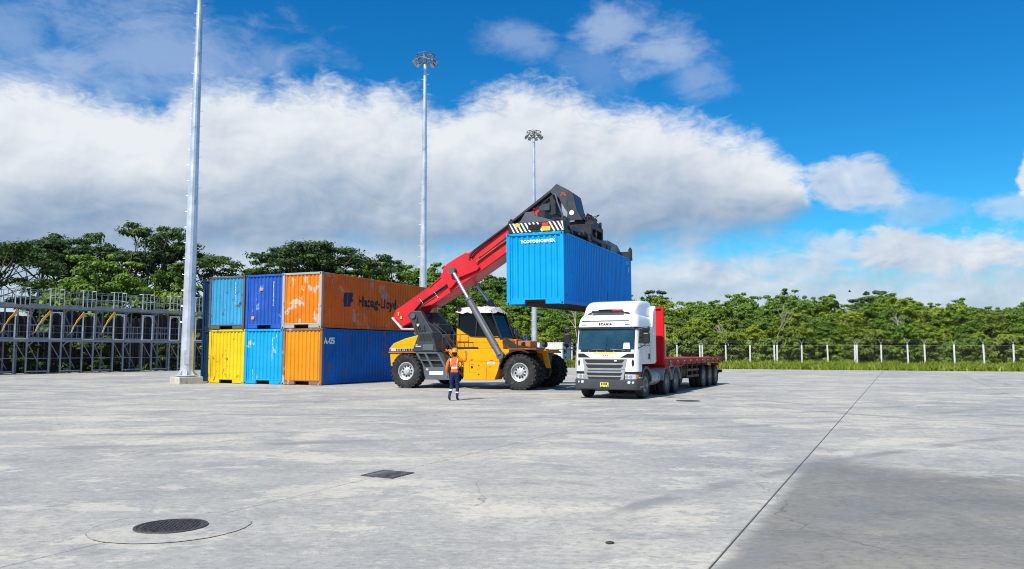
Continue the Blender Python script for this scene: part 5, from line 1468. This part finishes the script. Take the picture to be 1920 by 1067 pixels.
M_HEAD = paint('headboard_red', (0.62, 0.010, 0.016), (0.40, 0.30, 0.25), .1, .22, 22, .12, .15)
M_RUSTY = mat('chassis_rust', (0.10, 0.055, 0.038), 0.8, 0, 0.4, 3.0, (0.05, 0.03, 0.025), .5)
M_TAN = mat('board_tan', (0.48, 0.36, 0.22), 0.8, 0, .2, 3.0)
M_WS = glass('windscreen_glass', (0.30, 0.42, 0.46), .40, .02)

TP = (3.771, 28.395, 0); TRZ = -R(27)
TK = thing('truck', 'white truck cab facing the viewer with black mirrors and yellow plate', 'truck', TP, TRZ)
TL = thing('flatbed_trailer', 'worn red flatbed trailer with a tall red headboard behind the white cab', 'trailer', TP, TRZ)
def lerpz(z, pts):
    return float(np.interp(z, [p[0] for p in pts], [p[1] for p in pts]))
FZ = [(0.3, -1.03), (1.0, -1.03), (1.70, -1.00), (2.52, -.87), (2.62, -.86), (2.85, -.80), (2.96, -.72), (3.04, -.60), (3.09, -.42)]
HW = [(0.3, 1.17), (1.0, 1.20), (1.7, 1.20), (2.55, 1.17), (2.85, 1.13), (2.98, 1.08), (3.09, .96)]
CR, CX = .24, .03
def fy(x, z):
    hw = lerpz(z, HW); a = abs(x)
    y = lerpz(z, FZ) + .05 * (a / hw) ** 2
    d = max(0.0, a - (hw - CR)); d = min(d, CR)
    return y + CR - math.sqrt(max(0, CR * CR - d * d))
def ring(z, yb=1.22):
    hw = lerpz(z, HW)
    xs = [-hw + CR * (1 - math.cos(R(t))) for t in (0, 15, 30, 45, 60, 75, 90)]
    xs = xs + list(np.linspace(-hw + CR, hw - CR, 7)[1:-1]) + [-v for v in xs[::-1]]
    return [(CX + x, fy(x, z), z) for x in xs] + [(CX + hw, yb - .06, z), (CX + hw - .06, yb, z), (CX - hw + .06, yb, z), (CX - hw, yb - .06, z)]
def sheet(x0, x1, z0, z1, off, nx=14, nz=4, shape=None, thick=.03):
    """a panel lying on the cab front, off metres proud of it"""
    rows = []
    for j in range(nz + 1):
        z = z0 + (z1 - z0) * j / nz; r = []
        a, b = (x0, x1) if shape is None else shape(j / nz)
        for i in range(nx + 1):
            x = a + (b - a) * i / nx; r.append((CX + x, fy(x, z) - off, z))
        rows.append(r)
    m = MB(); m.grid(rows)
    back = [[(x, y + thick, z) for x, y, z in r] for r in rows]
    edge = [rows[0], back[0]], [rows[-1], back[-1]], [[r[0] for r in rows], [r[0] for r in back]], [[r[-1] for r in rows], [r[-1] for r in back]]
    for e in edge: m.grid(list(e))
    return m
m = MB(); m.loft([ring(z) for z in (1.24, 1.5, 1.70, 2.0, 2.3, 2.52, 2.62, 2.75, 2.85, 2.91, 2.96, 3.0, 3.04, 3.07, 3.09)])
cab = m.build('cab', M_TW, TK, smooth=35)
m = MB(); m.loft([ring(z, -.42) for z in (.98, 1.1, 1.24)]); m.build('cab_corner', M_TW, TK, smooth=35)
# roof deflector and side fairings
m = MB(); rings = []
for y, zt, hw in ((-.56, 3.10, .93), (-.47, 3.24, .97), (-.34, 3.37, .99), (-.12, 3.49, 1.0), (.15, 3.55, 1.01), (.5, 3.58, 1.02), (1.0, 3.58, 1.03), (1.24, 3.56, 1.03)):
    r_ = min(.14, (zt - 3.0) * .5); P = [(CX - hw - .05, y, 3.0)]
    for t in (0, 30, 60, 90): P.append((CX - hw + r_ * (1 - math.cos(R(t))), y, zt - r_ * (1 - math.sin(R(t)))))
    for t in (90, 60, 30, 0): P.append((CX + hw - r_ * (1 - math.cos(R(t))), y, zt - r_ * (1 - math.sin(R(t)))))
    P.append((CX + hw + .05, y, 3.0)); rings.append(P)
m.loft(rings); m.build('roof_deflector', M_TW, TK, smooth=40)
for s in (-1, 1):
    m = MB(); m.prism([(.84, 2.60), (.98, 3.20), (1.30, 3.42), (1.30, 1.28), (1.04, 1.28), (1.04, 2.5)], 'x', CX + s * 1.02, CX + s * 1.206); m.build('side_fairing', M_TW, TK, bevel=.02, seg=2)
# light bar with beacon
m = MB(); m.bx(CX - .62, CX + .58, -.74, -.56, 3.10, 3.17); m.bx(CX - .36, CX + .30, -.72, -.58, 3.17, 3.22)
for s in (-1, 1): m.bar((CX + s * .55, -.66, 3.12), (CX + s * .82, -.55, 3.06), .05)
lb = m.build('light_bar', M_TB, TK, bevel=.02)
m = MB(); m.bx(CX + .18, CX + .58, -.76, -.60, 3.14, 3.21); m.bx(CX + .62, CX + .76, -.62, -.56, 3.08, 3.13); m.build('beacon', M_BEAC, lb, bevel=.02)
# windscreen with black surround, visor, wipers, paper
sheet(-1.17, 1.17, 1.665, 2.555, .003, 22, 5).build('screen_surround', M_TB, TK, smooth=60)
ws = sheet(-1.03, 1.06, 1.76, 2.48, .010, 18, 5, thick=.004).build('windscreen', mat('screen_tint', (0.018, 0.045, 0.060), 0.06, 0.0, 0.55, 1.1, None, 0, .9), TK, smooth=60)
sheet(.66, .92, 1.785, 2.0, .014, 3, 2, lambda t: (.66 + .03 * t, .92 - .03 * t), .003).build('paper', M_PAPER, ws)
m = MB(); m.tube([(CX + .0, fy(0, 1.74) - .03, 1.74), (CX - .5, fy(-.5, 1.76) - .035, 1.765)], .012, 5); m.tube([(CX + .75, fy(.75, 1.73) - .03, 1.73), (CX + .2, fy(.2, 1.76) - .035, 1.77)], .012, 5); m.tube([(CX + .02, fy(0, 1.75) - .03, 1.75), (CX + .08, fy(.1, 2.3) - .02, 2.25)], .008, 5)
m.build('wiper', M_TB, TK)
sheet(-1.12, 1.14, 2.50, 2.575, .07, 20, 1, lambda t: (-1.12 - .02 * t, 1.14 + .02 * t), .09).build('sun_visor', M_TB, TK)
sheet(-.98, .86, 2.78, 2.815, .012, 14, 1, thick=.02).build('trim_line', M_TB, TK)
me = text_mesh('lettering', 'SCANIA', .115, Matrix(((1, 0, 0, CX - .28), (0, 0, -1, fy(.28, 2.66) - .012), (0, 1, 0, 2.635), (0, 0, 0, 1))), off=.008, spacing=1.3); me.materials.append(M_TB); link('lettering', me, TK)
for x in (-.86, .78): sheet(x - .09, x + .09, 2.64, 2.675, .004, 3, 1, thick=.01).build('marker_lamp', M_TG, TK)
# panel below the screen
sheet(-.46, .40, 1.60, 1.655, .006, 6, 1, thick=.004).build('yellow_strip', M_PLY, TK)
sheet(-.46, .40, 1.44, 1.595, .006, 6, 1, thick=.004).build('name_board', M_PAPER, TK)
m = MB(); r_ = random.Random(6); x = -.36
while x < .32:
    w_ = r_.uniform(.02, .05); m.bx(CX + x, CX + x + w_, fy(x, 1.48) - .012, fy(x, 1.48) - .0065, 1.475, 1.505); x += w_ + .02
m.build('name_print', M_FEN, TK)
m = MB()
for x in (-.10, -.02, .06): m.prism([(CX + x, 1.54), (CX + x + .03, 1.585), (CX + x + .06, 1.54)], 'y', fy(0, 1.56) - .014, fy(0, 1.56) - .0075)
m.build('name_print', M_LABELR, TK)
for s in (-1, 1):
    a, b = (s * 1.06, s * .56)
    sheet(0, 0, 1.47, 1.62, .004, 8, 2, lambda t, a=a, b=b: (min(a, b + (a - b) * .12 * (1 - t)), max(a, b + (a - b) * .12 * (1 - t))) if False else ((a, b + (a - b) * .55 * t) if a < b else (b + (a - b) * .55 * t, a)), .01).build('corner_vent', M_TB, TK)
# grille: silver panel, four dark slots
sheet(-.86, .80, 1.06, 1.44, .02, 14, 3, lambda t: (-.80 - .07 * t, .74 + .07 * t), .05).build('grille_upper', M_TS, TK)
sheet(-.82, .76, .66, 1.05, .03, 14, 3, lambda t: (-.74 - .07 * t, .68 + .07 * t), .06).build('grille_lower', M_TS, TK)
for z0, z1, w0, w1, o in ((1.275, 1.405, .64, .76, .024), (1.095, 1.225, .60, .71, .024), (.835, .935, .60, .68, .034), (.69, .79, .56, .64, .034), (.985, 1.03, .62, .64, .034)):
    sl = sheet(0, 0, z0, z1, o, 12, 3, lambda t, w0=w0, w1=w1: (-w0 - (w1 - w0) * math.sqrt(t) - .03, w0 + (w1 - w0) * math.sqrt(t) - .03), .005).build('grille_slot', M_MESH if z0 != .985 else M_TG, TK)
m = MB(); m.bx(CX + .36, CX + .46, -1.075, -1.056, 1.34, 1.38); m.build('badge', M_LABEL, TK)
for s in (-1, 1):
    sheet(0, 0, 1.15, 1.42, .004, 4, 6, lambda t, s=s: (s * 1.02 - .045 * math.sin(PI * (t * .9 + .05)), s * 1.02 + .045 * math.sin(PI * (t * .9 + .05))), .01).build('air_slot', M_TB, TK)
# headlights and bumper
m = MB(); m.loft([ring(z, -.45) for z in (.88, .98)]); m.build('lamp_band', M_TB, TK, smooth=35)
for s in (-1, 1):
    a, b = s * 1.13, s * .74
    hl = sheet(min(a, b), max(a, b), .715, .885, .012, 8, 2, None, .04).build('headlight', M_LGT, TK, smooth=50)
    q = MB()
    for xx in (.80, .94): q.lathe([(0, -.004), (.055, -.004), (.065, .006)], 16, Matrix.Translation((CX + s * xx, fy(xx, .8) - .016, .80)))
    q.build('reflector', M_CHROME, hl)
    a, b = s * 1.19, s * 1.12
    sheet(min(a, b), max(a, b), .73, .875, .014, 3, 1, None, .03).build('indicator', M_AMB if s > 0 else M_LGT, hl)
HWB = 1.22
m = MB(); m.loft([ring(z, -.40) for z in (.70, .88)]); m.build('lamp_backing', M_TB, TK)
m = MB()
def bring(z, o):
    return [(x + (o if x > CX else -o) * .6, (y - o if y < -.5 else y), z) for x, y, z in ring(z, -.42)]
m.loft([bring(.33, .0), bring(.37, .05), bring(.52, .07), bring(.68, .06), bring(.70, .03)]); bp = m.build('bumper', M_TG, TK, smooth=30)
for s in (-1, 1):
    for xx, r_ in ((.90, .062), (1.04, .05)):
        q = MB(); q.lathe([(0, -.02), (r_ * .8, -.016), (r_, .01)], 14, Matrix.Translation((CX + s * (xx - (.05 if s < 0 else 0)), fy(xx, .6) - .075, .60))); q.build('fog_lamp', M_LGT, bp, smooth=50)
m = MB(); m.bx(CX - .16, CX + .16, -1.125, -1.105, .43, .59); pl = m.build('number_plate', M_PLY, TK, bevel=.004)
m = MB()
for x, w_ in ((-.12, .05), (-.05, .03), (.0, .05), (.06, .04)): m.bx(CX + x, CX + x + w_, -1.129, -1.1255, .50, .575)
for x in (-.13, -.08, .02): m.bx(CX + x, CX + x + .035, -1.129, -1.1255, .445, .475)
m.build('plate_print', M_TG, pl)
m = MB(); m.bx(CX + .10, CX + .15, -1.129, -1.1255, .445, .49); m.build('plate_sticker', M_GRN, pl)
# cab sides: window, seams, handle, steps
for s in (-1, 1):
    X = CX + s * 1.20
    m = MB(); m.prism([(-.80, 1.98), (-.70, 2.50), (.42, 2.50), (.42, 1.98)], 'x', X - s * .02, X + s * .004); m.build('side_window', M_TB, TK)
    m = MB(); m.prism([(-.40, 2.04), (-.36, 2.46), (.36, 2.46), (.36, 2.04)], 'x', X + s * .004, X + s * .007); m.build('window_glass', mat('side_glass_dark', (0.01, 0.012, 0.013), .08, 0, .1), TK)
    m = MB(); m.bx(min(X, X + s * .006), max(X, X + s * .006), .52, .535, 1.30, 2.52); m.bx(min(X, X + s * .006), max(X, X + s * .006), -.70, .53, 1.90, 1.912); m.bx(min(X, X + s * .006), max(X, X + s * .006), .9, 1.02, 2.62, 2.63); m.build('door_seam', M_TG, TK)
    m = MB(); m.bx(min(X, X + s * .03), max(X, X + s * .03), .30, .42, 1.40, 1.62); m.build('door_handle', M_TB, TK, bevel=.01)
    m = MB(); m.bx(X - s * .07 - .07, X - s * .07 + .07, -.80, -.46, .40, .98); m.build('step_box', M_TB, TK, bevel=.02)
    for z in (.42, .74):
        m = MB(); m.bx(X - s * .05 - .07, X - s * .05 + .07, -.80, -.46, z, z + .05); m.build('step', M_FEN, TK, bevel=.01)
    # mirrors
    XM = CX + s * 1.50
    m = MB(); m.bx(XM - .12, XM + .12, -.98, -.82, 1.98, 2.36); m.bx(XM - .12, XM + .12, -.98, -.80, 2.40, 2.58); mi = m.build('mirror', M_TB, TK, bevel=.05, seg=2)
    m = MB(); m.tube([(X - s * .06, -.72, 2.55), (XM, -.88, 2.50)], .022, 6); m.tube([(X - s * .06, -.78, 1.80), (XM - s * .05, -.90, 1.92), (XM - s * .05, -.9, 2.0)], .022, 6); m.tube([(X, -.66, 2.2), (XM - s * .08, -.85, 2.2)], .018, 6); m.build('mirror_arm', M_TB, mi, smooth=50)
    # wheel arch
    P = [(.66 * math.cos(R(a)), .50 + .66 * math.sin(R(a))) for a in range(8, 160, 12)]
    Q = [(.57 * math.cos(R(a)), .50 + .57 * math.sin(R(a))) for a in range(152, 0, -12)]
    m = MB(); m.prism(P + Q, 'x', X - s * .30, X + s * .02); m.build('wheel_arch', M_TG, TK)
# underside
m = MB(); m.bx(-.45, -.33, -.9, 4.9, .72, 1.0); m.bx(.39, .51, -.9, 4.9, .72, 1.0); m.bx(-.9, .96, -.9, .3, .45, .9); m.bx(-.7, .7, .3, 1.2, .6, 1.25); m.build('chassis', M_TB, TK, bevel=.02)
m = MB(); m.prism([(3.0, 1.0), (3.9, 1.0), (3.9, 1.08), (3.0, 1.10)], 'x', -.5, .55); m.build('fifth_wheel', M_BLK, TK)
m = MB(); m.tube([(.88, 1.0, .72), (.88, 1.06, .72), (.88, 1.98, .72), (.88, 2.04, .72)], [.27, .31, .31, .27], 22)
for y in (1.25, 1.75): m.tube([(.88, y - .03, .72), (.88, y + .03, .72)], .322, 22)
m.build('fuel_tank', M_ALU, TK, smooth=40)
m = MB(); m.bx(-1.15, -.55, 1.0, 2.0, .42, .95); m.build('battery_box', M_TG, TK, bevel=.04)
# wheels
def truck_wheel_mesh(r=.50, w=.30, dish=1):
    h = w / 2; t = MB()
    t.lathe([(.29, -h * .8), (.36, -h * .98), (.43, -h), (r - .025, -h * .9), (r, -h * .72), (r, -h * .3), (r - .012, -h * .26), (r - .012, -h * .18), (r, -h * .14), (r, h * .14), (r - .012, h * .18), (r - .012, h * .26), (r, h * .3), (r, h * .72), (r - .025, h * .9), (.43, h), (.36, h * .98), (.29, h * .8)], 40, closed=True)
    q = MB()
    if dish: q.lathe([(.30, -h * .8), (.285, -h * .9), (.265, -h * .8), (.255, -h * .5), (.20, -h * .1), (.13, -h * .1), (.12, -h * .6), (.09, -h * .7), (0, -h * .7)], 30)
    else: q.lathe([(.30, -h * .8), (.285, -h * .9), (.265, -h * .8), (.25, -h * .72), (.19, -h * .88), (.13, -h * .95), (.115, -h * 1.3), (.08, -h * 1.4), (0, -h * 1.4)], 30)
    for i in range(10):
        a = 2 * PI * i / 10; yy = -h * (.1 if dish else .9); q.tube([(.165 * math.cos(a), yy, .165 * math.sin(a)), (.165 * math.cos(a), yy - .04, .165 * math.sin(a))], .016, 6)
    return t.mesh('tyre', M_TT, smooth=35), q.mesh('rim', M_TR, smooth=35)
TYA, RIA = truck_wheel_mesh(dish=0); TYB, RIB = truck_wheel_mesh(dish=1)
def twheel(par, x, y, s, front=False):
    w = empty_part('wheel', par, (x, y, .50)); w.rotation_euler = (0, random.uniform(0, 6), R(90) if s > 0 else R(-90))
    w.rotation_mode = 'XYZ'
    link('tyre', TYA if front else TYB, w); link('rim', RIA if front else RIB, w)
for s in (-1, 1):
    twheel(TK, CX + s * 1.04, 0, s, True)
    for y in (2.75, 4.12):
        twheel(TK, CX + s * 1.06, y, s); twheel(TK, CX + s * .73, y, s)
    for y in (9.05, 10.36, 11.67):
        twheel(TL, CX + s * 1.06, y, s); twheel(TL, CX + s * .73, y, s)
    X = CX + s * 1.21
    for y in (2.75, 4.12):
        P = [(y + .63 * math.cos(R(a)), .50 + .63 * math.sin(R(a))) for a in range(5, 180, 14)]
        Q = [(y + .595 * math.cos(R(a)), .50 + .595 * math.sin(R(a))) for a in range(173, 0, -14)]
        m = MB(); m.prism(P + Q, 'x', X - s * .62, X + s * .02); m.build('rear_fender', M_FEN, TK)
    m = MB(); m.bx(min(X, X - s * .55), max(X, X - s * .55), 4.74, 4.77, .30, .9); m.build('mud_flap', M_TB, TK)
for y in (0, 2.75, 4.12):
    m = MB(); m.tube([(-1.0, y, .5), (1.06, y, .5)], .09, 8); m.bx(-.2, .26, y - .2, y + .2, .35, .65); m.build('axle', M_TB, TK)
for y in (9.05, 10.36, 11.67):
    m = MB(); m.tube([(-1.0, y, .5), (1.06, y, .5)], .09, 8); m.build('axle', M_TB, TL)
# ---- trailer
m = MB()
for s in (-1, 1):
    X = CX + s * 1.19
    m.bx(X - .04, X + .04, 2.42, 12.95, 1.14, 1.385)
    m.bx(X - .05, X + .05, 2.42, 5.2, 1.06, 1.14)
m.bx(CX - 1.15, CX + 1.15, 12.87, 12.95, 1.10, 1.385); m.bx(CX - 1.15, CX + 1.15, 2.42, 2.5, 1.06, 1.385)
m.build('side_rail', M_DECK, TL, bevel=.012)
for i in range(19):
    y = 2.52 + i * .545; m = MB(); m.bx(CX - 1.148, CX + 1.148, y, y + .535, 1.36, 1.392 + random.uniform(-.003, .003)); m.build('deck_board', M_DECK, TL)
m = MB()
for x in (-.45, .51): m.prism([(2.6, 1.35), (12.8, 1.35), (12.8, 1.0), (7.2, .82), (5.2, .92), (4.9, 1.12), (2.6, 1.12)], 'x', x - .06, x + .06)
for i in range(14): y = 3.0 + i * .72; m.bx(CX - 1.1, CX + 1.1, y - .03, y + .03, 1.2, 1.35)
m.build('chassis', M_RUSTY, TL)
for s in (-1, 1):
    m = MB(); X = CX + s * .95
    m.bx(X - .07, X + .07, 5.6, 5.76, .45, 1.2); m.bx(X - .05, X + .05, 5.62, 5.74, .20, .45); m.bx(X - .14, X + .14, 5.55, 5.8, .17, .20); m.build('landing_leg', M_RUSTY, TL)
    m = MB(); X = CX + s * 1.14
    for z in (.55, .82): m.bx(X - .025, X + .025, 6.0, 8.2, z, z + .10)
    for y in (6.2, 7.1, 8.0): m.bx(X - .06, X - .0, y - .04, y + .04, .55, 1.15)
    m.build('side_guard', M_RUSTY, TL)
    m = MB()
    for i in range(11): y = 3.0 + i * .92; m.box((CX + s * 1.24, y, 1.20), (.03, .09, .13))
    m.build('strap_hook', M_RUSTY, TL)
    m = MB()
    for i in range(9): y = 3.2 + i * 1.1; m.box((CX + s * 1.236, y, 1.30), (.012, .16, .05))
    m.build('reflector', M_PLY, TL)
    m = MB(); m.bx(CX + s * .85 - .2, CX + s * .85 + .2, 12.96, 13.02, .95, 1.08); m.build('tail_lamp', M_LABELR, TL)
m = MB(); m.bx(CX - 1.1, CX + 1.1, 12.7, 12.82, .55, .67); m.bx(-.5, -.4, 12.7, 12.8, .67, 1.0); m.bx(.45, .55, 12.7, 12.8, .67, 1.0); m.bx(CX + 1.0, CX + 1.22, 12.9, 13.05, .6, .75); m.build('rear_bar', M_TB, TL)
m = MB(); m.bx(.2, .85, 6.2, 7.6, .55, 1.0); m.bx(-.8, -.2, 6.4, 7.4, .5, 1.0); m.build('tool_box', M_TB, TL, bevel=.03)
# headboard
m = MB(); m.bx(CX - 1.21, CX + 1.21, 2.36, 2.42, 1.16, 3.42)
for x in (-1.16, -.4, .4, 1.16): m.bx(CX + x - .05, CX + x + .05, 2.32, 2.36, 1.16, 3.42)
m.bx(CX - 1.11, CX + 1.11, 2.31, 2.36, 3.34, 3.43); m.bx(CX - 1.11, CX - .45, 2.325, 2.36, 2.2, 2.3); m.bx(CX + .45, CX + 1.11, 2.325, 2.36, 2.2, 2.3)
hb = m.build('headboard', M_HEAD, TL, bevel=.012)
m = MB(); m.bx(CX + 1.0, CX + 1.25, 2.44, 2.54, 1.42, 2.75); m.build('stake', M_TAN, TL, bevel=.01)
m = MB()
for i in range(3): m.tube([(CX - .2 + .2 * i, 1.25, 1.5), (CX - .2 + .2 * i, 1.8, 1.15), (CX - .2 + .15 * i, 2.35, 1.5)], .025, 6)
m.build('air_hose', M_LABELR, TL, smooth=50)

# ================================================================== the worker
M_SKIN = mat('skin', (0.30, 0.145, 0.085), 0.6, 0, 0.08)
M_HIVIS = mat('jacket_orange', (0.82, 0.135, 0.015), 0.75, 0, 0.12, 9.0, None, 0, .2, .2)
M_TROUS = mat('trousers_navy', (0.016, 0.026, 0.085), 0.85, 0, 0.2, 9.0, None, 0, .2, .2)
M_BOOT = mat('boot_black', (0.018, 0.016, 0.015), 0.6, 0, 0.2)
M_HELM = mat('helmet_orange', (0.80, 0.22, 0.012), 0.3, 0, 0.05)
M_REFL = mat('reflective_tape', (0.78, 0.80, 0.82), 0.4, 0, 0.08, 12.0)
M_HAIR = mat('hair_black', (0.012, 0.010, 0.009), 0.7, 0, .2)
PE = thing('person', 'worker seen from behind in orange jacket and helmet raising one hand', 'person', (-2.0, 26.70, 0), R(-6))
def skinned(name, bones, root, mats, rule, sub=2, parent=PE):
    """bones: list of chains; each chain = list of (x,y,z,r) ; chains starting with a name reuse that vertex"""
    V, E, RAD, idx = [], [], [], {}
    for ch in bones:
        prev = None
        for p in ch:
            if isinstance(p, str): prev = idx[p]; continue
            nm = p[4] if len(p) > 4 else None
            V.append(p[:3]); RAD.append(p[3]); i = len(V) - 1
            if nm: idx[nm] = i
            if prev is not None: E.append((prev, i))
            prev = i
    me = bpy.data.meshes.new(name); me.from_pydata(V, E, [])
    o = bpy.data.objects.new(name, me); COL.objects.link(o)
    md = o.modifiers.new('skin', 'SKIN'); md.use_smooth_shade = True; md.branch_smoothing = .6
    sk = me.skin_vertices[0].data
    for i, r_ in enumerate(RAD):
        sk[i].radius = r_ if isinstance(r_, (tuple, list)) else (r_, r_); sk[i].use_root = (i == idx[root])
    s2 = o.modifiers.new('sub', 'SUBSURF'); s2.levels = sub; s2.render_levels = sub
    dg = bpy.context.evaluated_depsgraph_get(); dg.update()
    m2 = bpy.data.meshes.new_from_object(o.evaluated_get(dg))
    bpy.data.objects.remove(o); m2.name = name
    m2.materials.clear()
    for mm in mats: m2.materials.append(mm)
    for p in m2.polygons: p.material_index = rule(p.center); p.use_smooth = True
    return link(name, m2, parent)
def hand(wx, wy, wz, ux, uy, uz, sx, sy, sz, nm):
    """finger chains rooted in the palm: u along the fingers, s across"""
    U, S_ = Vector((ux, uy, uz)).normalized(), Vector((sx, sy, sz)).normalized(); W = Vector((wx, wy, wz)); N = U.cross(S_)
    ch = []
    for k, (o_, L) in enumerate(((-.030, .070), (-.010, .082), (.011, .076), (.030, .058))):
        a = W + U * .085 + S_ * o_; b = a + U * L * .5 + N * .008 + S_ * o_ * .25; c = b + U * L * .5 + N * .022 + S_ * o_ * .25
        ch.append([nm, (*a, .0115), (*b, .0095), (*c, .0075)])
    a = W + U * .03 - S_ * .036; b = a + U * .035 - S_ * .035 + N * .01; c = b + U * .032 - S_ * .012 + N * .012
    ch.append([nm, (*a, .0135), (*b, .011), (*c, .0085)])
    return ch
B_ = [
    [(0, 0, .97, (.150, .112), 'pelvis'), (0, .005, 1.10, (.140, .105)), (0, .01, 1.26, (.168, .118), 'chest'), (0, .015, 1.39, (.165, .110), 'upper'), (0, .03, 1.49, .058, 'neck'), (0, .045, 1.56, .066, 'jaw'), (0, .040, 1.64, (.078, .092), 'skull'), (0, .035, 1.71, .070)],
    ['pelvis', (-.095, .0, .88, .098), (-.105, .015, .70, .086), (-.112, .06, .51, .064), (-.122, -.045, .37, .066), (-.135, -.19, .19, .050, 'ankL'), (-.138, -.225, .125, .046), (-.140, -.15, .065, .042), (-.142, -.04, .034, .034)],
    ['pelvis', (.090, .0, .88, .098), (.092, .05, .70, .086), (.092, .085, .50, .064), (.090, .070, .36, .066), (.088, .055, .15, .050, 'ankR'), (.088, .050, .075, .046), (.092, .12, .050, .042), (.098, .23, .034, .034)],
    ['upper', (-.185, .015, 1.42, .070), (-.225, .0, 1.32, .062), (-.258, -.035, 1.18, .052), (-.270, .0, 1.06, .048), (-.285, .06, .945, .034, 'wrL'), (-.288, .075, .912, (.036, .026), 'paL')],
    ['upper', (.185, .02, 1.42, .070), (.265, .04, 1.37, .060), (.350, .065, 1.345, .050), (.378, .08, 1.42, .048), (.392, .10, 1.535, .034, 'wrR'), (.392, .105, 1.575, (.037, .026), 'paR')],
]
B_ += hand(-.288, .072, .927, -.03, .12, -1, 0.15, 1, 0.05, 'paL')
B_ += hand(.392, .102, 1.56, -.08, .05, 1, -1, .05, 0, 'paR')
def rule(c):
    x, y, z = c
    if x > .28 and z > 1.525: return 0
    if x < -.20 and z < .955 and y > .02 and abs(x) > .21: return 0
    if abs(x) < .2 and z > 1.475: return 0
    if z < .115: return 3
    if z < .985 and abs(x) < .21: return 2
    return 1
body = skinned('body', B_, 'pelvis', [M_SKIN, M_HIVIS, M_TROUS, M_BOOT], rule)
# face side (turned away): nose, ears, eyes
m = MB(); m.loft([[(-.012, .118, 1.645), (.012, .118, 1.645), (.010, .120, 1.66), (-.010, .120, 1.66)], [(-.016, .140, 1.605), (.016, .140, 1.605), (.008, .142, 1.612), (-.008, .142, 1.612)]]); m.build('nose', M_SKIN, body)
for s in (-1, 1):
    m = MB(); m.lathe([(0, -.012), (.030, -.010), (.034, .0), (.02, .010), (0, .008)], 12, Matrix.Translation((s * .080, .035, 1.625)) @ Matrix.Rotation(R(90), 4, 'Z')); m.build('ear', M_SKIN, body, smooth=60)
    m = MB(); m.lathe([(0, -.010), (.010, -.006), (.012, .0), (0, .004)], 10, Matrix.Translation((s * .032, .122, 1.645))); m.build('eye', M_HAIR, body)
m = MB(); m.bx(-.026, .026, .118, .128, 1.572, 1.580); m.build('mouth', M_LABELR, body)
m = MB(); m.loft([[(rx * math.cos(a), .03 + ry * math.sin(a), z) for a in [2 * PI * i / 18 for i in range(18)]] for rx, ry, z in ((.060, .060, 1.535), (.080, .090, 1.57), (.088, .100, 1.64), (.086, .100, 1.70))])
ha = m.build('hair', M_HAIR, PE, smooth=60); ha.scale = (1, .93, 1); ha.location = (0, -.018, 0)
m = MB(); P = []
for rx, ry, z in ((.132, .165, 1.668), (.122, .150, 1.678), (.112, .135, 1.70), (.106, .128, 1.74), (.088, .108, 1.785), (.055, .068, 1.812), (.02, .025, 1.822)):
    P.append([(rx * math.cos(a), .04 + ry * math.sin(a) * (1.12 if math.sin(a) > 0 else 1), z) for a in [2 * PI * i / 24 for i in range(24)]])
m.loft(P); m.bx(-.012, .012, -.06, .13, 1.80, 1.832); m.build('helmet', M_HELM, PE, smooth=45)
# reflective bands wrapped on the body: shells cast from the body surface
def band(z0, z1, cx, cy, rx, ry, name='reflective_band', xr=None, n=28, off=.006):
    bm = bmesh.new(); bm.from_mesh(body.data)
    from mathutils.bvhtree import BVHTree
    t = BVHTree.FromBMesh(bm); m = MB(); rows = []
    for z in (z0, (z0 + z1) / 2, z1):
        r_ = []
        for i in range(n + 1):
            a = 2 * PI * i / n; d = Vector((math.cos(a), math.sin(a), 0)); o = Vector((cx, cy, z))
            h = t.ray_cast(o + d * .6 if False else o, d, .5)
            p = h[0] if h[0] is not None else o + Vector((rx * d.x, ry * d.y, 0))
            r_.append(p + d * off)
        rows.append(r_)
    m.grid(rows); bm.free()
    return m.build(name, M_REFL, PE, smooth=60)
band(1.105, 1.165, 0, .005, .15, .11)
band(.345, .395, -.122, -.045, .07, .07); band(.255, .300, .089, .062, .07, .07)
def strap(x0, x1, w):
    bm = bmesh.new(); bm.from_mesh(body.data)
    from mathutils.bvhtree import BVHTree
    t = BVHTree.FromBMesh(bm); m = MB()
    for sgn in (-1, 1):
        rows = []
        for i in range(9):
            z = 1.165 + (1.44 - 1.165) * i / 8; x = x0 + (x1 - x0) * i / 8; r_ = []
            for dx in (-w / 2, 0, w / 2):
                h = t.ray_cast(Vector((x + dx, sgn * .5, z)), Vector((0, -sgn, 0)), 1.0)
                p = h[0] if h[0] is not None else Vector((x + dx, sgn * .12, z))
                r_.append(p + Vector((0, sgn * .006, 0)))
            rows.append(r_)
        m.grid(rows)
    bm.free(); return m.build('reflective_strap', M_REFL, PE, smooth=60)
strap(-.120, -.128, .026); strap(.090, .106, .026)

# a bird far off above the wood
bd = MB(); bd.loft([[(.05 * k * math.cos(a), y, .05 * k * math.sin(a)) for a in [2 * PI * i / 8 for i in range(8)]] for y, k in ((-.22, .15), (-.12, .8), (0, 1.2), (.15, .9), (.26, .3))])
for s in (-1, 1): bd.loft([[(s * .03, .10, .02), (s * .03, -.08, .02), (s * .03, -.08, .035), (s * .03, .10, .035)], [(s * .30, .06, .14), (s * .30, -.08, .14), (s * .30, -.08, .148), (s * .30, .06, .148)], [(s * .55, -.06, .08), (s * .55, -.10, .08), (s * .55, -.10, .084), (s * .55, -.06, .084)]])
o = bd.build('bird', M_HAIR, smooth=50); o.location = (X_at(1595, 110), 110, Z_at(547, 110)); o.rotation_euler = (0, .2, .9); tag(o, 'small dark bird flying in the sky above the wood', 'bird')
